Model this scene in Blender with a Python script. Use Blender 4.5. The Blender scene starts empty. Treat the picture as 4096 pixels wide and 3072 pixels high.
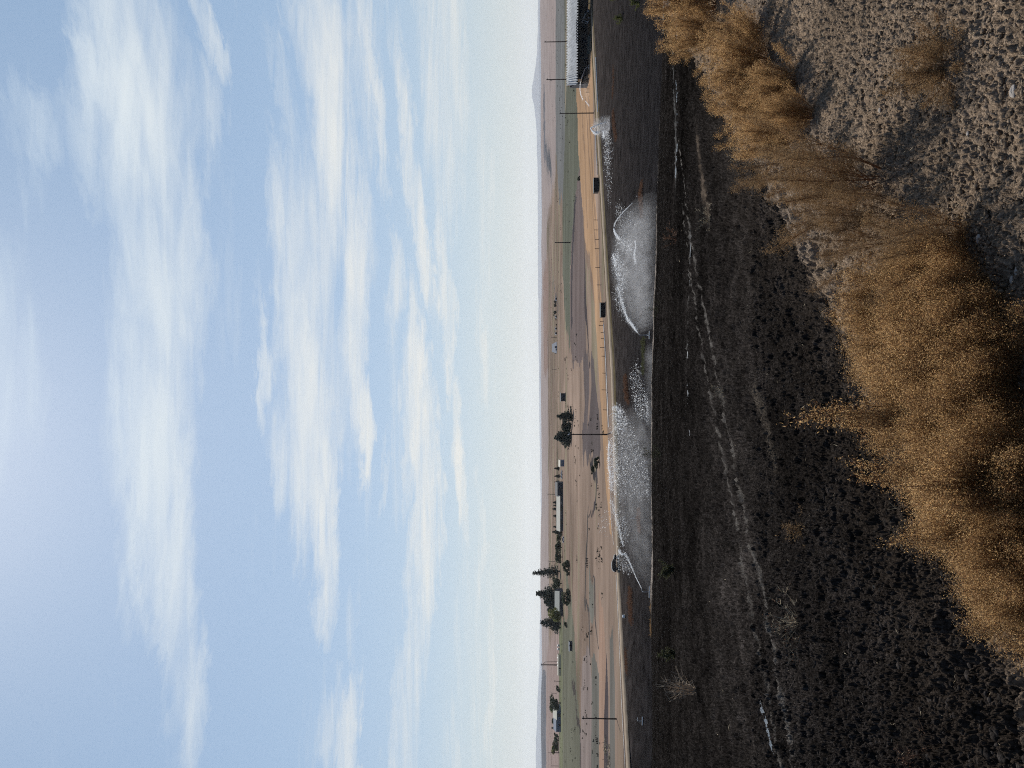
import bpy, bmesh, math, random
import numpy as np
from mathutils import Vector, Matrix

C = bpy.context.scene.collection
scene = bpy.context.scene
R = math.radians

# ------------------------------------------------------------------ camera
# the photograph lies on its side: world-up points to the left of the picture
PITCH = R(2.23)
F_PX = 2958.0
Fv = np.array([0, math.cos(PITCH), math.sin(PITCH)])
Uv = np.array([0, -math.sin(PITCH), math.cos(PITCH)])
Rv = np.array([1.0, 0, 0])
cam_d = bpy.data.cameras.new('camera')
cam = bpy.data.objects.new('camera', cam_d)
C.objects.link(cam)
m = Matrix.Identity(4)
for i in range(3):
    m[i][0] = -Uv[i]; m[i][1] = Rv[i]; m[i][2] = -Fv[i]
cam.matrix_world = m
cam_d.sensor_width = 36.0
cam_d.lens = 36.0 * F_PX / 4096.0
cam_d.clip_start = 0.05
cam_d.clip_end = 90000
scene.camera = cam

# ------------------------------------------------------------------ light, exposure
SUN_EL, SUN_AZ = 44.0, -6.0            # degrees; azimuth from +Y towards +X
scene.view_settings.view_transform = 'Standard'
scene.view_settings.look = 'None'
scene.view_settings.exposure = 0.0
scene.view_settings.gamma = 1.0
scene.cycles.use_denoising = False
scene.cycles.filter_width = 1.1
scene.cycles.sample_clamp_indirect = 2.0
scene.cycles.sample_clamp_direct = 1.6
scene.cycles.max_bounces = 6
scene.cycles.volume_bounces = 1
scene.cycles.transparent_max_bounces = 96
sd = bpy.data.lights.new('sun', 'SUN')
sd.energy = 5.0; sd.angle = R(0.6); sd.color = (1.0, 0.95, 0.87)
so = bpy.data.objects.new('sun', sd); C.objects.link(so)
sun_dir = Vector((math.cos(R(SUN_EL)) * math.sin(R(SUN_AZ)), math.cos(R(SUN_EL)) * math.cos(R(SUN_AZ)), math.sin(R(SUN_EL))))
so.rotation_euler = sun_dir.to_track_quat('Z', 'Y').to_euler()


def S(v):                                # sRGB 0..255 -> linear
    v = v / 255.0
    return v / 12.92 if v <= 0.04045 else ((v + 0.055) / 1.055) ** 2.4


def RGB(r, g, b, k=1.0):
    return (S(r) * k, S(g) * k, S(b) * k)


def px_dir(X, Y):
    d = Fv * F_PX + Rv * (1536.0 - Y) + Uv * (2048.0 - X)
    return d / np.linalg.norm(d)


def px_azel(X, Y):
    d = px_dir(X, Y)
    return math.degrees(math.atan2(d[0], d[1])), math.degrees(math.asin(d[2]))


world = bpy.data.worlds.new('World'); scene.world = world
world.use_nodes = True
wn, wl = world.node_tree.nodes, world.node_tree.links
wn.clear()
w_out = wn.new('ShaderNodeOutputWorld'); w_bg = wn.new('ShaderNodeBackground')
wl.new(w_bg.outputs[0], w_out.inputs[0])
w_bg.inputs[1].default_value = 0.1
sky = wn.new('ShaderNodeTexSky'); sky.sky_type = 'NISHITA'; sky.sun_disc = False
sky.sun_elevation = R(SUN_EL); sky.sun_rotation = R(SUN_AZ)
sky.altitude = 500; sky.air_density = 1.0; sky.dust_density = 0.9; sky.ozone_density = 1.6


def NN(nodes, links):
    def math_(op, a, b=None, c=None, clamp=False):
        n = nodes.new('ShaderNodeMath'); n.operation = op; n.use_clamp = clamp
        for i, v in enumerate((a, b, c)):
            if v is None: continue
            if isinstance(v, (int, float)): n.inputs[i].default_value = v
            else: links.new(v, n.inputs[i])
        return n.outputs[0]
    return math_


wm = NN(wn, wl)
tc = wn.new('ShaderNodeTexCoord'); sx = wn.new('ShaderNodeSeparateXYZ')
wl.new(tc.outputs['Generated'], sx.inputs[0])
az = wm('MULTIPLY', wm('ARCTAN2', sx.outputs[0], sx.outputs[1]), 180 / math.pi)
el = wm('MULTIPLY', wm('ARCSINE', sx.outputs[2]), 180 / math.pi)
cz = wn.new('ShaderNodeCombineXYZ'); wl.new(az, cz.inputs[0]); wl.new(el, cz.inputs[1])
# a flat cloud layer seen in perspective: x/z, y/z
zc = wm('ADD', wm('MAXIMUM', sx.outputs[2], 0.0), 0.07)
lx = wm('DIVIDE', sx.outputs[0], zc); ly = wm('DIVIDE', sx.outputs[1], zc)


def wnoise(vx, vy, sx_, sy_, detail, rough, off, dist=0.0):
    cb = wn.new('ShaderNodeCombineXYZ')
    wl.new(wm('MULTIPLY', vx, sx_), cb.inputs[0]); wl.new(wm('MULTIPLY', vy, sy_), cb.inputs[1])
    cb.inputs[2].default_value = off
    n = wn.new('ShaderNodeTexNoise'); n.inputs['Scale'].default_value = 1.0
    n.inputs['Detail'].default_value = detail; n.inputs['Roughness'].default_value = rough
    n.inputs['Distortion'].default_value = dist
    wl.new(cb.outputs[0], n.inputs['Vector'])
    return n


warp = wnoise(az, el, 0.11, 0.3, 4, 0.6, 3.0)
wv = wn.new('ShaderNodeVectorMath'); wv.operation = 'SUBTRACT'
wl.new(warp.outputs['Color'], wv.inputs[0]); wv.inputs[1].default_value = (0.5, 0.5, 0.5)
wv2 = wn.new('ShaderNodeVectorMath'); wv2.operation = 'MULTIPLY'
wl.new(wv.outputs[0], wv2.inputs[0]); wv2.inputs[1].default_value = (9.0, 2.6, 0)
warpb = wnoise(az, el, 0.35, 1.6, 5, 0.7, 13.0, 0.5)
wva = wn.new('ShaderNodeVectorMath'); wva.operation = 'SUBTRACT'
wl.new(warpb.outputs['Color'], wva.inputs[0]); wva.inputs[1].default_value = (0.5, 0.5, 0.5)
wvb = wn.new('ShaderNodeVectorMath'); wvb.operation = 'MULTIPLY_ADD'
wl.new(wva.outputs[0], wvb.inputs[0]); wvb.inputs[1].default_value = (8.0, 1.8, 0); wl.new(wv2.outputs[0], wvb.inputs[2])
wv3 = wn.new('ShaderNodeVectorMath'); wv3.operation = 'ADD'
wl.new(wvb.outputs[0], wv3.inputs[0]); wl.new(cz.outputs[0], wv3.inputs[1])
# cloud banks and a painted sun glow: X, Y in half-size picture units (2212 wide), half extents up/down and sideways, tilt, strength
BLOBS = [
 (300, 120, 150, 330, 4, .55), (320, 420, 130, 420, 6, .60), (245, 260, 110, 190, 14, .40), (150, 330, 90, 190, 24, .34),
 (335, 800, 120, 420, 5, .55), (310, 1000, 120, 330, 8, .40), (365, 1150, 100, 330, 8, .42), (330, 1230, 110, 220, 8, .22),
 (405, 1420, 70, 260, 8, .30), (430, 1560, 28, 200, 5, .30), (60, 330, 70, 330, 0, .10), (10, 790, 120, 420, 0, .38),  # last blob here paints the sun's glow
 (445, 60, 34, 140, 5, .55), (455, 240, 40, 100, 0, .16), (600, 150, 34, 170, 8, .34), (640, 60, 50, 110, 0, .28),
 (720, 170, 110, 320, 5, .62), (745, 420, 80, 330, 5, .66), (590, 400, 30, 180, 0, .28), (570, 800, 26, 130, 0, .42),
 (690, 650, 130, 460, 5, .46), (770, 700, 45, 380, 2, .62), (640, 830, 70, 300, 3, .38), (600, 980, 46, 160, 10, .2),
 (680, 960, 80, 300, 3, .70), (705, 1180, 52, 270, 3, .85), (640, 1060, 70, 200, 8, .35), (785, 920, 26, 170, 0, .66),
 (560, 700, 20, 220, 0, .2), (610, 620, 40, 300, 3, .22),
 (815, 250, 22, 260, 3, .45), (860, 110, 34, 260, 3, .45), (895, 380, 38, 260, 6, .62), (925, 560, 28, 200, 5, .35),
 (850, 640, 36, 150, -6, .38), (965, 640, 24, 240, 3, .45), (905, 800, 36, 260, 2, .66), (925, 1020, 52, 340, 2, .85),
 (880, 940, 22, 220, 0, .45), (985, 900, 20, 250, 2, .55), (995, 1040, 22, 160, 2, .5), (900, 1290, 40, 240, 0, .35),
 (930, 1330, 22, 180, 0, .4), (760, 1610, 36, 190, 0, .8), (725, 1600, 60, 120, 0, .3), (880, 1560, 60, 240, 0, .38),
 (770, 1340, 30, 120, 0, .22), (820, 1010, 16, 160, 0, .3), (860, 900, 60, 420, 0, .16), (960, 120, 80, 420, 0, .4),
 (1040, 740, 18, 160, 3, .3), (1040, 1140, 16, 180, 2, .25), (1050, 500, 40, 420, 2, .18), (1060, 1440, 20, 320, 1, .3),
 (800, 60, 60, 200, 0, .2), (1010, 1400, 60, 420, 0, .12),
]
acc = None
K2 = 4096 / 2212.0
for (bx_, by_, ru, rs, tilt, amp) in BLOBS:
    a0, e0 = px_azel(bx_ * K2, by_ * K2)
    mp = wn.new('ShaderNodeMapping'); mp.vector_type = 'TEXTURE'
    mp.inputs['Location'].default_value = (a0, e0, 0)
    mp.inputs['Rotation'].default_value = (0, 0, R(tilt))
    mp.inputs['Scale'].default_value = (rs * K2 / 51.6 * .95, ru * K2 / 51.6 * .72, 1)
    wl.new(wv3.outputs[0], mp.inputs['Vector'])
    g = wn.new('ShaderNodeTexGradient'); g.gradient_type = 'SPHERICAL'
    wl.new(mp.outputs[0], g.inputs[0])
    sm = wm('SMOOTH_MIN', g.outputs['Fac'], 0.62, 0.3)
    acc = wm('MULTIPLY_ADD', sm, amp * 1.75, acc if acc is not None else 0.0)
# fine streaks
st1 = wnoise(lx, ly, 0.7, 4.2, 8, 0.62, 0.0, 0.9)
st2 = wnoise(lx, ly, 2.4, 11.0, 6, 0.65, 7.0, 1.2)
st3 = wnoise(az, el, 0.05, 0.55, 6, 0.55, 2.0, 0.3)
s1 = wm('SUBTRACT', st1.outputs['Fac'], 0.5); s2 = wm('SUBTRACT', st2.outputs['Fac'], 0.5)
s3 = wm('SUBTRACT', st3.outputs['Fac'], 0.5)
mod = wm('ADD', wm('ADD', wm('MULTIPLY', s1, 2.6), wm('MULTIPLY', s2, 1.6)), wm('MULTIPLY', s3, 2.6))
dens = wm('SUBTRACT', wm('MULTIPLY', acc, wm('ADD', 0.95, mod)), 0.08)
dens = wm('ADD', dens, wm('MULTIPLY', wm('MAXIMUM', wm('ADD', mod, -0.05), 0.0), 0.25))
dens = wm('MULTIPLY', wm('MAXIMUM', dens, 0.0), 0.84)
# soft knee
dk = wm('SUBTRACT', 1.0, wm('POWER', 2.71828, wm('MULTIPLY', dens, -1.25)))
veil = wm('MULTIPLY', dk, 0.98)
# warm cream low, bluish white high
elf = wm('MULTIPLY', el, 1 / 36.0, clamp=True)
ccol = wn.new('ShaderNodeMixRGB'); wl.new(elf, ccol.inputs[0])
ccol.inputs[1].default_value = (9.2, 8.6, 7.5, 1); ccol.inputs[2].default_value = (7.2, 8.2, 8.9, 1)
# pale base: thin uniform cirrus veil over the sky
base = wn.new('ShaderNodeMixRGB'); base.inputs[0].default_value = 0.6
wl.new(sky.outputs[0], base.inputs[1]); base.inputs[2].default_value = (3.1, 4.75, 6.7, 1)
hz = wn.new('ShaderNodeMixRGB')
hzf = wm('POWER', 2.71828, wm('MULTIPLY', wm('MAXIMUM', el, 0.0), -0.16))
wl.new(wm('MULTIPLY', hzf, 0.85), hz.inputs[0]); wl.new(base.outputs[0], hz.inputs[1])
hz.inputs[2].default_value = (6.4, 6.65, 6.15, 1)
mixc = wn.new('ShaderNodeMixRGB'); wl.new(veil, mixc.inputs[0]); wl.new(hz.outputs[0], mixc.inputs[1]); wl.new(ccol.outputs[0], mixc.inputs[2])
back = wn.new('ShaderNodeMixRGB')
bf = wn.new('ShaderNodeMapRange'); wl.new(sx.outputs[1], bf.inputs[0]); bf.interpolation_type = 'SMOOTHSTEP'
bf.inputs[1].default_value = 0.40; bf.inputs[2].default_value = -0.25; bf.inputs[3].default_value = 0.0; bf.inputs[4].default_value = 0.9
wl.new(bf.outputs[0], back.inputs[0]); wl.new(mixc.outputs[0], back.inputs[1]); back.inputs[2].default_value = (1.1, 1.7, 3.0, 1)  # sky behind the camera darkened to cut the fill light
wl.new(back.outputs[0], w_bg.inputs[0])

# ------------------------------------------------------------------ noise helpers (numpy)


def h2(ix, iy, s):
    n = (ix.astype(np.int64) * 374761393 + iy.astype(np.int64) * 668265263 + s * 2147483647) & 0xFFFFFFFF
    n = ((n ^ (n >> 13)) * 1274126177) & 0xFFFFFFFF
    n = n ^ (n >> 16)
    return (n & 0xFFFFFF) / float(0xFFFFFF)


def vnoise(x, y, s=0):
    ix = np.floor(x); iy = np.floor(y)
    fx = x - ix; fy = y - iy
    fx = fx * fx * (3 - 2 * fx); fy = fy * fy * (3 - 2 * fy)
    a = h2(ix, iy, s); b = h2(ix + 1, iy, s); c = h2(ix, iy + 1, s); d = h2(ix + 1, iy + 1, s)
    return a + (b - a) * fx + (c - a) * fy + (a - b - c + d) * fx * fy


def fbm(x, y, oct_=4, s=0):
    v = 0; a = 0.5; t = 0
    for o in range(oct_):
        v = v + a * vnoise(x * 2 ** o + 17.3 * o, y * 2 ** o - 9.1 * o, s + o); t += a; a *= 0.5
    return v / t


def worley(x, y, s=0):
    ix = np.floor(x); iy = np.floor(y)
    best = np.full(x.shape, 9.0); bid = np.zeros(x.shape)
    for dx in (-1, 0, 1):
        for dy in (-1, 0, 1):
            cx = ix + dx; cy = iy + dy
            px = cx + h2(cx, cy, s); py = cy + h2(cx, cy, s + 5)
            d = (px - x) ** 2 + (py - y) ** 2
            mk = d < best
            best = np.where(mk, d, best); bid = np.where(mk, h2(cx, cy, s + 9), bid)
    return np.sqrt(best), bid


def sstep(a, b, v):
    t = np.clip((v - a) / (b - a), 0, 1)
    return t * t * (3 - 2 * t)


# ------------------------------------------------------------------ terrain
RX = [-400, -91, -51, 2.6, 72, 158, 400]
RY = [60, 175, 197, 213, 255, 305, 440]


def road_y(x):
    return np.interp(x, RX, RY)


def edge_y(x):
    return 1.27 * x + 3.85


def H_near(x, y):
    f = -1.95 - 0.137 * (y - 4.0) - 0.035 * np.maximum(x, 0) * np.clip(y / 110.0, 0, 1) * (y > 0)
    f = f + 0.25 * (fbm(x * 0.08, y * 0.08, 3, 5) - 0.5) * np.clip(y / 12, 0, 1)
    f = f + .5 * (fbm(x * .12 + 3, y * .02, 4, 6) - .5) * sstep(70, 104, y)
    over = np.maximum(y - 110.0, 0)
    f = f - over * 0.075
    d = (edge_y(x) - y) / 1.62 + 0.12 * (fbm(x * 2.2, y * 2.2, 2, 8) - 0.5)       # + on the bank
    w = 0.18 + 0.05 * np.abs(y)
    t = sstep(-w, w * 0.4, d)
    return f * (1 - t) + (-1.7 + 0.05 * (fbm(x * .9, y * .9, 2, 3) - .5)) * t


def H_far(x, y):
    ry = road_y(x)
    fld = -24.6 + 4.2 * sstep(0.0, 1.0, (y - 158) / np.maximum(ry - 158, 5))
    pl = np.interp(y, [0, 205, 300, 420, 600, 900, 1500, 3600, 6000, 9000, 14000, 30000],
                   [-20.4, -20.4, -19.6, -17.8, -16.3, -15.6, -13.6, -3.5, -40, -60, -62, -70])
    beyond = sstep(-2, 6, y - ry)
    z = fld * (1 - beyond) + pl * beyond
    big = sstep(330, 1200, y)
    z = z + big * (fbm(x / 420.0, y / 420.0, 3, 11) - 0.5) * np.clip(y * 0.0066, 0, 22) * (y < 9000)
    z = z + sstep(225, 300, y) * (fbm(x / 60.0, y / 40.0, 3, 12) - 0.5) * 0.9
    z = z + 2.2 * np.exp(-((x + 215) / 60.0) ** 2 - ((y - 440) / 60.0) ** 2)
    return z


def H(x, y):
    x = np.asarray(x, float); y = np.asarray(y, float)
    return np.where(y < 150, H_near(x, y), H_far(x, y))


_T = np.concatenate([np.linspace(1.0, 40, 4000), np.exp(np.linspace(math.log(40), math.log(20000), 16000))])


def ground(X, Y, ymin=0.5):
    """the point of the ground that shows at a place of the photograph"""
    d = px_dir(X, Y)
    T = _T[_T * d[1] > ymin]
    P = T[::40, None] * d[None, :]
    h0 = (P[:, 2] < H(P[:, 0], P[:, 1]))
    j = int(np.argmax(h0)) if h0.any() else len(h0) - 1
    P = T[max(0, (j - 1) * 40):j * 40 + 41, None] * d[None, :]
    hh = H(P[:, 0], P[:, 1])
    ok = (P[:, 2] < hh) & (P[:, 1] > ymin)
    i = int(np.argmax(ok)) if ok.any() else len(P) - 1
    p = P[i]
    return Vector((p[0], p[1], float(hh[i])))


def at_depth(X, Y, y):
    d = px_dir(X, Y)
    return Vector(d * (y / d[1]))


def project(x, y, z):
    dx = x; dy = y * Fv[1] + z * Fv[2]; du = y * Uv[1] + z * Uv[2]
    dy = np.where(np.abs(dy) < 1e-6, 1e-6, dy)
    return 2048 - du / dy * F_PX, 1536 - dx / dy * F_PX


def inpoly(X, Y, poly):
    ins = np.zeros(X.shape, bool)
    n = len(poly)
    for i in range(n):
        x0, y0 = poly[i]; x1, y1 = poly[(i + 1) % n]
        if y0 == y1: continue
        c = ((y0 > Y) != (y1 > Y)) & (X < (x1 - x0) * (Y - y0) / (y1 - y0) + x0)
        ins ^= c
    return ins


# ------------------------------------------------------------------ mesh + object helpers


def tag(o, label=None, cat=None, group=None, kind=None):
    if label: o['label'] = label
    if cat: o['category'] = cat
    if group: o['group'] = group
    if kind: o['kind'] = kind
    return o


def mesh_np(name, V, Fq, mat=None, col=None, smooth=False):
    """V (n,3); Fq (m,k) faces all of k corners"""
    V = np.asarray(V, np.float32); Fq = np.asarray(Fq, np.int32)
    me = bpy.data.meshes.new(name)
    k = Fq.shape[1]
    me.vertices.add(len(V)); me.vertices.foreach_set('co', V.ravel())
    me.loops.add(Fq.size); me.loops.foreach_set('vertex_index', Fq.ravel())
    me.polygons.add(len(Fq)); me.polygons.foreach_set('loop_start', np.arange(0, Fq.size, k, dtype=np.int32))
    if smooth: me.polygons.foreach_set('use_smooth', np.ones(len(Fq), bool))
    if col is not None:
        at = me.color_attributes.new('cover', 'FLOAT_COLOR', 'POINT')
        c4 = np.ones((len(V), 4), np.float32); c4[:, :3] = col
        at.data.foreach_set('color', c4.ravel())
    me.update(calc_edges=True)
    if mat: me.materials.append(mat)
    return me


def link(name, me, parent=None, loc=None):
    o = bpy.data.objects.new(name, me); C.objects.link(o)
    if parent: o.parent = parent
    if loc is not None: o.location = loc
    return o


def empty(name, loc=(0, 0, 0), rz=0.0):
    o = bpy.data.objects.new(name, None); C.objects.link(o)
    o.location = loc; o.rotation_euler = (0, 0, rz); o.empty_display_size = 0.2
    return o


def copy_tree(o, parent=None):
    c = o.copy(); C.objects.link(c)
    if parent: c.parent = parent
    for ch in [q for q in scene.objects if q.parent == o]:
        copy_tree(ch, c)
    return c


class MB:
    def __init__(s): s.v = []; s.f = []

    def box(s, x0, x1, y0, y1, z0, z1):
        b = len(s.v)
        s.v += [(x0, y0, z0), (x1, y0, z0), (x1, y1, z0), (x0, y1, z0), (x0, y0, z1), (x1, y0, z1), (x1, y1, z1), (x0, y1, z1)]
        s.f += [tuple(b + i for i in f) for f in ((0, 3, 2, 1), (4, 5, 6, 7), (0, 1, 5, 4), (1, 2, 6, 5), (2, 3, 7, 6), (3, 0, 4, 7))]
        return s

    def tube(s, pts, radii, n=8, cap=True):
        pts = [Vector(p) for p in pts]
        b = len(s.v)
        for i, p in enumerate(pts):
            t = (pts[min(i + 1, len(pts) - 1)] - pts[max(i - 1, 0)]).normalized()
            a = t.cross(Vector((0, 0, 1)) if abs(t.z) < 0.9 else Vector((1, 0, 0))).normalized(); c = t.cross(a)
            r = radii[i] if hasattr(radii, '__len__') else radii
            for k in range(n):
                an = 2 * math.pi * k / n
                s.v.append(tuple(p + a * (r * math.cos(an)) + c * (r * math.sin(an))))
        for i in range(len(pts) - 1):
            for k in range(n):
                k2 = (k + 1) % n
                s.f.append((b + i * n + k, b + i * n + k2, b + (i + 1) * n + k2, b + (i + 1) * n + k))
        if cap:
            s.f.append(tuple(b + k for k in range(n))[::-1]); s.f.append(tuple(b + (len(pts) - 1) * n + k for k in range(n)))
        return s

    def prism(s, poly, y0, y1):            # poly in x,z ; extruded along y
        b = len(s.v); n = len(poly)
        s.v += [(p[0], y0, p[1]) for p in poly] + [(p[0], y1, p[1]) for p in poly]
        s.f.append(tuple(range(b, b + n))); s.f.append(tuple(range(b + 2 * n - 1, b + n - 1, -1)))
        for i in range(n):
            j = (i + 1) % n
            s.f.append((b + i, b + n + i, b + n + j, b + j))
        return s

    def build(s, name, mat, parent=None, smooth=False):
        me = bpy.data.meshes.new(name); me.from_pydata(s.v, [], s.f); me.materials.append(mat)
        if smooth:
            me.polygons.foreach_set('use_smooth', np.ones(len(me.polygons), bool))
        me.update()
        return link(name, me, parent)


# ------------------------------------------------------------------ materials


def mat(name, color, rough=0.8, var=0.0, scale=3.0, spec=0.3, metal=0.0, trans=0.0, bump=0.0, attr=None, vscale=None, detail=5):
    mt = bpy.data.materials.new(name); mt.use_nodes = True
    n, l = mt.node_tree.nodes, mt.node_tree.links
    b = n['Principled BSDF']; out = n['Material Output']
    b.inputs['Roughness'].default_value = rough
    b.inputs['Specular IOR Level'].default_value = spec
    b.inputs['Metallic'].default_value = metal
    b.inputs['Base Color'].default_value = (*color, 1)
    src = None
    if attr:
        a = n.new('ShaderNodeAttribute'); a.attribute_name = attr; src = a.outputs['Color']
    if var > 0 or bump > 0:
        t = n.new('ShaderNodeTexCoord'); mp = n.new('ShaderNodeMapping'); l.new(t.outputs['Object'], mp.inputs[0])
        if vscale: mp.inputs['Scale'].default_value = vscale
        no = n.new('ShaderNodeTexNoise'); no.inputs['Scale'].default_value = scale; no.inputs['Detail'].default_value = detail
        no.inputs['Roughness'].default_value = 0.65
        l.new(mp.outputs[0], no.inputs['Vector'])
        if var > 0:
            mr = n.new('ShaderNodeMapRange'); l.new(no.outputs['Fac'], mr.inputs[0])
            mr.inputs[1].default_value = 0.3; mr.inputs[2].default_value = 0.7
            mr.inputs[3].default_value = 1 - var; mr.inputs[4].default_value = 1 + var
            mx = n.new('ShaderNodeVectorMath'); mx.operation = 'MULTIPLY'
            if src: l.new(src, mx.inputs[0])
            else: mx.inputs[0].default_value = color
            l.new(mr.outputs[0], mx.inputs[1]); src = mx.outputs[0]
        if bump > 0:
            bp = n.new('ShaderNodeBump'); bp.inputs['Strength'].default_value = 1.0; bp.inputs['Distance'].default_value = bump
            l.new(no.outputs['Fac'], bp.inputs['Height']); l.new(bp.outputs[0], b.inputs['Normal'])
    if src: l.new(src, b.inputs['Base Color'])
    if trans > 0:
        tr = n.new('ShaderNodeBsdfTranslucent'); ms = n.new('ShaderNodeMixShader'); ms.inputs[0].default_value = trans
        if src: l.new(src, tr.inputs[0])
        else: tr.inputs[0].default_value = (*color, 1)
        l.new(b.outputs[0], ms.inputs[1]); l.new(tr.outputs[0], ms.inputs[2]); l.new(ms.outputs[0], out.inputs[0])
    return mt


def vol_mat(name, color, density, aniso=0.0):
    mt = bpy.data.materials.new(name); mt.use_nodes = True
    n, l = mt.node_tree.nodes, mt.node_tree.links
    n.remove(n['Principled BSDF'])
    v = n.new('ShaderNodeVolumePrincipled'); v.inputs['Color'].default_value = (*color, 1)
    v.inputs['Density'].default_value = density; v.inputs['Anisotropy'].default_value = aniso
    l.new(v.outputs[0], n['Material Output'].inputs['Volume'])
    return mt


M = {}
M['bank'] = mat('dry_soil', (.1, .1, .1), .95, var=.8, scale=110, spec=.0, bump=.008, attr='cover')  # strong dark speckle in the colour stands in for shadowed pits
M['dark'] = mat('wet_soil', (.1, .1, .1), .8, var=.85, scale=60, spec=.0, bump=.012, attr='cover')  # speckle also paints the shade of pits between clods
M['far'] = mat('plain_cover', (.1, .1, .1), .95, var=.28, scale=.05, spec=.0, attr='cover', vscale=(.35, 1, 1), detail=8)
M['low'] = mat('irrigated_soil', (.1, .1, .1), .9, var=.6, scale=.6, spec=.0, attr='cover', vscale=(.5, 1, 1), detail=8)
M['road'] = mat('gravel', RGB(165, 145, 122, .6), .95, var=.25, scale=.4)
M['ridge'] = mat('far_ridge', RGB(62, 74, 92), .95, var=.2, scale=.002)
M['water'] = mat('standing_water', (.05, .05, .052), .22, spec=.6)
M['stem'] = mat('dry_stem', RGB(122, 82, 54), .8, var=.3, scale=20, spec=.2)
M['kochia'] = mat('dry_kochia', RGB(176, 128, 74), .8, var=.2, scale=9, spec=.0, trans=.75, attr='cover')
M['kochia2'] = mat('dry_kochia_pale', RGB(150, 122, 88), .8, var=.45, scale=14, spec=.15, trans=.3)
M['straw'] = mat('straw', RGB(176, 160, 132), .8, var=.3, scale=3)
M['weed_green'] = mat('weed_green', RGB(86, 86, 60), .8, var=.3, scale=8, trans=.3)
M['weed_tan'] = mat('weed_tan', RGB(122, 92, 72), .85, var=.3, scale=2, trans=.2)
M['stone'] = mat('stone', RGB(150, 142, 134), .8, var=.2, scale=30, bump=.004)
M['conifer'] = mat('conifer_needles', RGB(52, 62, 52), .8, var=.35, scale=.8, trans=.1)
M['leaf_dark'] = mat('leaf_dark', RGB(58, 70, 46), .8, var=.4, scale=.6, trans=.2)
M['leaf_olive'] = mat('leaf_olive', RGB(120, 122, 66), .8, var=.35, scale=.6, trans=.25)
M['bark'] = mat('bark', RGB(70, 58, 50), .9, var=.3, scale=2)
M['pole'] = mat('creosote_wood', RGB(52, 42, 38), .85, var=.3, scale=2)
M['metal_roof'] = mat('metal_roof', RGB(168, 170, 172), .85, var=.3, scale=1.2, spec=.05, vscale=(1, .05, 1))
M['white_roof'] = mat('white_roof', RGB(215, 208, 190), .8, var=.06, scale=.3, spec=.05)
M['cream'] = mat('cream_wall', RGB(214, 196, 158), .7, var=.1, scale=.8)
M['barn_dark'] = mat('barn_dark', RGB(52, 56, 64), .8, var=.3, scale=.8)
M['barn_blue'] = mat('barn_blue', RGB(92, 104, 122), .7, var=.15, scale=.5)
M['wood_dark'] = mat('wood_dark', RGB(60, 52, 46), .85, var=.3, scale=1.5)
M['steel'] = mat('galvanised_steel', RGB(190, 192, 192), .35, metal=.7, var=.1, scale=6)
M['alu'] = mat('aluminium_pipe', RGB(225, 226, 224), .4, metal=.3, var=.05, scale=3)
M['teal'] = mat('teal_paint', RGB(28, 52, 58), .6, var=.15, scale=1.5)
M['black'] = mat('black_paint', RGB(26, 28, 32), .5, var=.2, scale=1.5)
M['glass'] = mat('dark_glass', (.02, .025, .03), .05, spec=.8)
M['car'] = mat('car_paint', RGB(30, 34, 42), .18, spec=.7, metal=.3)
M['rubber'] = mat('rubber', (.02, .02, .02), .85)
M['rim'] = mat('rim', RGB(150, 152, 156), .3, metal=.8)
M['white'] = mat('white_paint', RGB(238, 238, 236), .4)
M['red'] = mat('red_paint', RGB(150, 40, 30), .5)
M['insul'] = mat('insulator', RGB(150, 160, 165), .3)
M['drop'] = mat('water_drop', RGB(246, 248, 250), .2, spec=.5, trans=.55)

# ------------------------------------------------------------------ ground: near slope and bank
ys = np.concatenate([np.exp(np.linspace(math.log(1.0), math.log(2.0), 90))[:-1],
                     np.exp(np.linspace(math.log(2.0), math.log(9.0), 680))[:-1],
                     np.exp(np.linspace(math.log(9.0), math.log(112.0), 470))[:-1], np.linspace(112, 160, 40)])
aa = np.concatenate([np.linspace(-2.6, -.62, 160)[:-1], np.linspace(-.62, .62, 1000), np.linspace(.62, 2.6, 160)[1:]])
GX = aa[None, :] * (ys[:, None] + 0.6); GY = np.repeat(ys[:, None], len(aa), 1)
GZ = H_near(GX, GY)
edge_d = (edge_y(GX) - GY) / 1.62 + 0.12 * (fbm(GX * 2.2, GY * 2.2, 2, 8) - 0.5)
bank = sstep(-0.1, 0.1, edge_d - 0.04 * np.abs(GY) * 0)
# clods and pits: rounded lumps of several sizes with dark gaps between
w1, i1 = worley(GX * 12, GY * 12, 1)
wx = (fbm(GX * 60, GY * 60, 2, 201) - .5) * .7; wy = (fbm(GX * 60, GY * 60, 2, 202) - .5) * .7
w2, i2 = worley(GX * 38 + wx, GY * 38 + wy, 2); w3, i3 = worley(GX * 80 + wx, GY * 80 + wy, 3)
w4, i4 = worley(GX * 3.4, GY * 3.4, 4)


def lump(w, i, p):
    return np.sqrt(np.clip(1 - (w / 0.62) ** 2, 0, 1)) * (i > p) * (0.35 + 0.65 * i)


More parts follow.
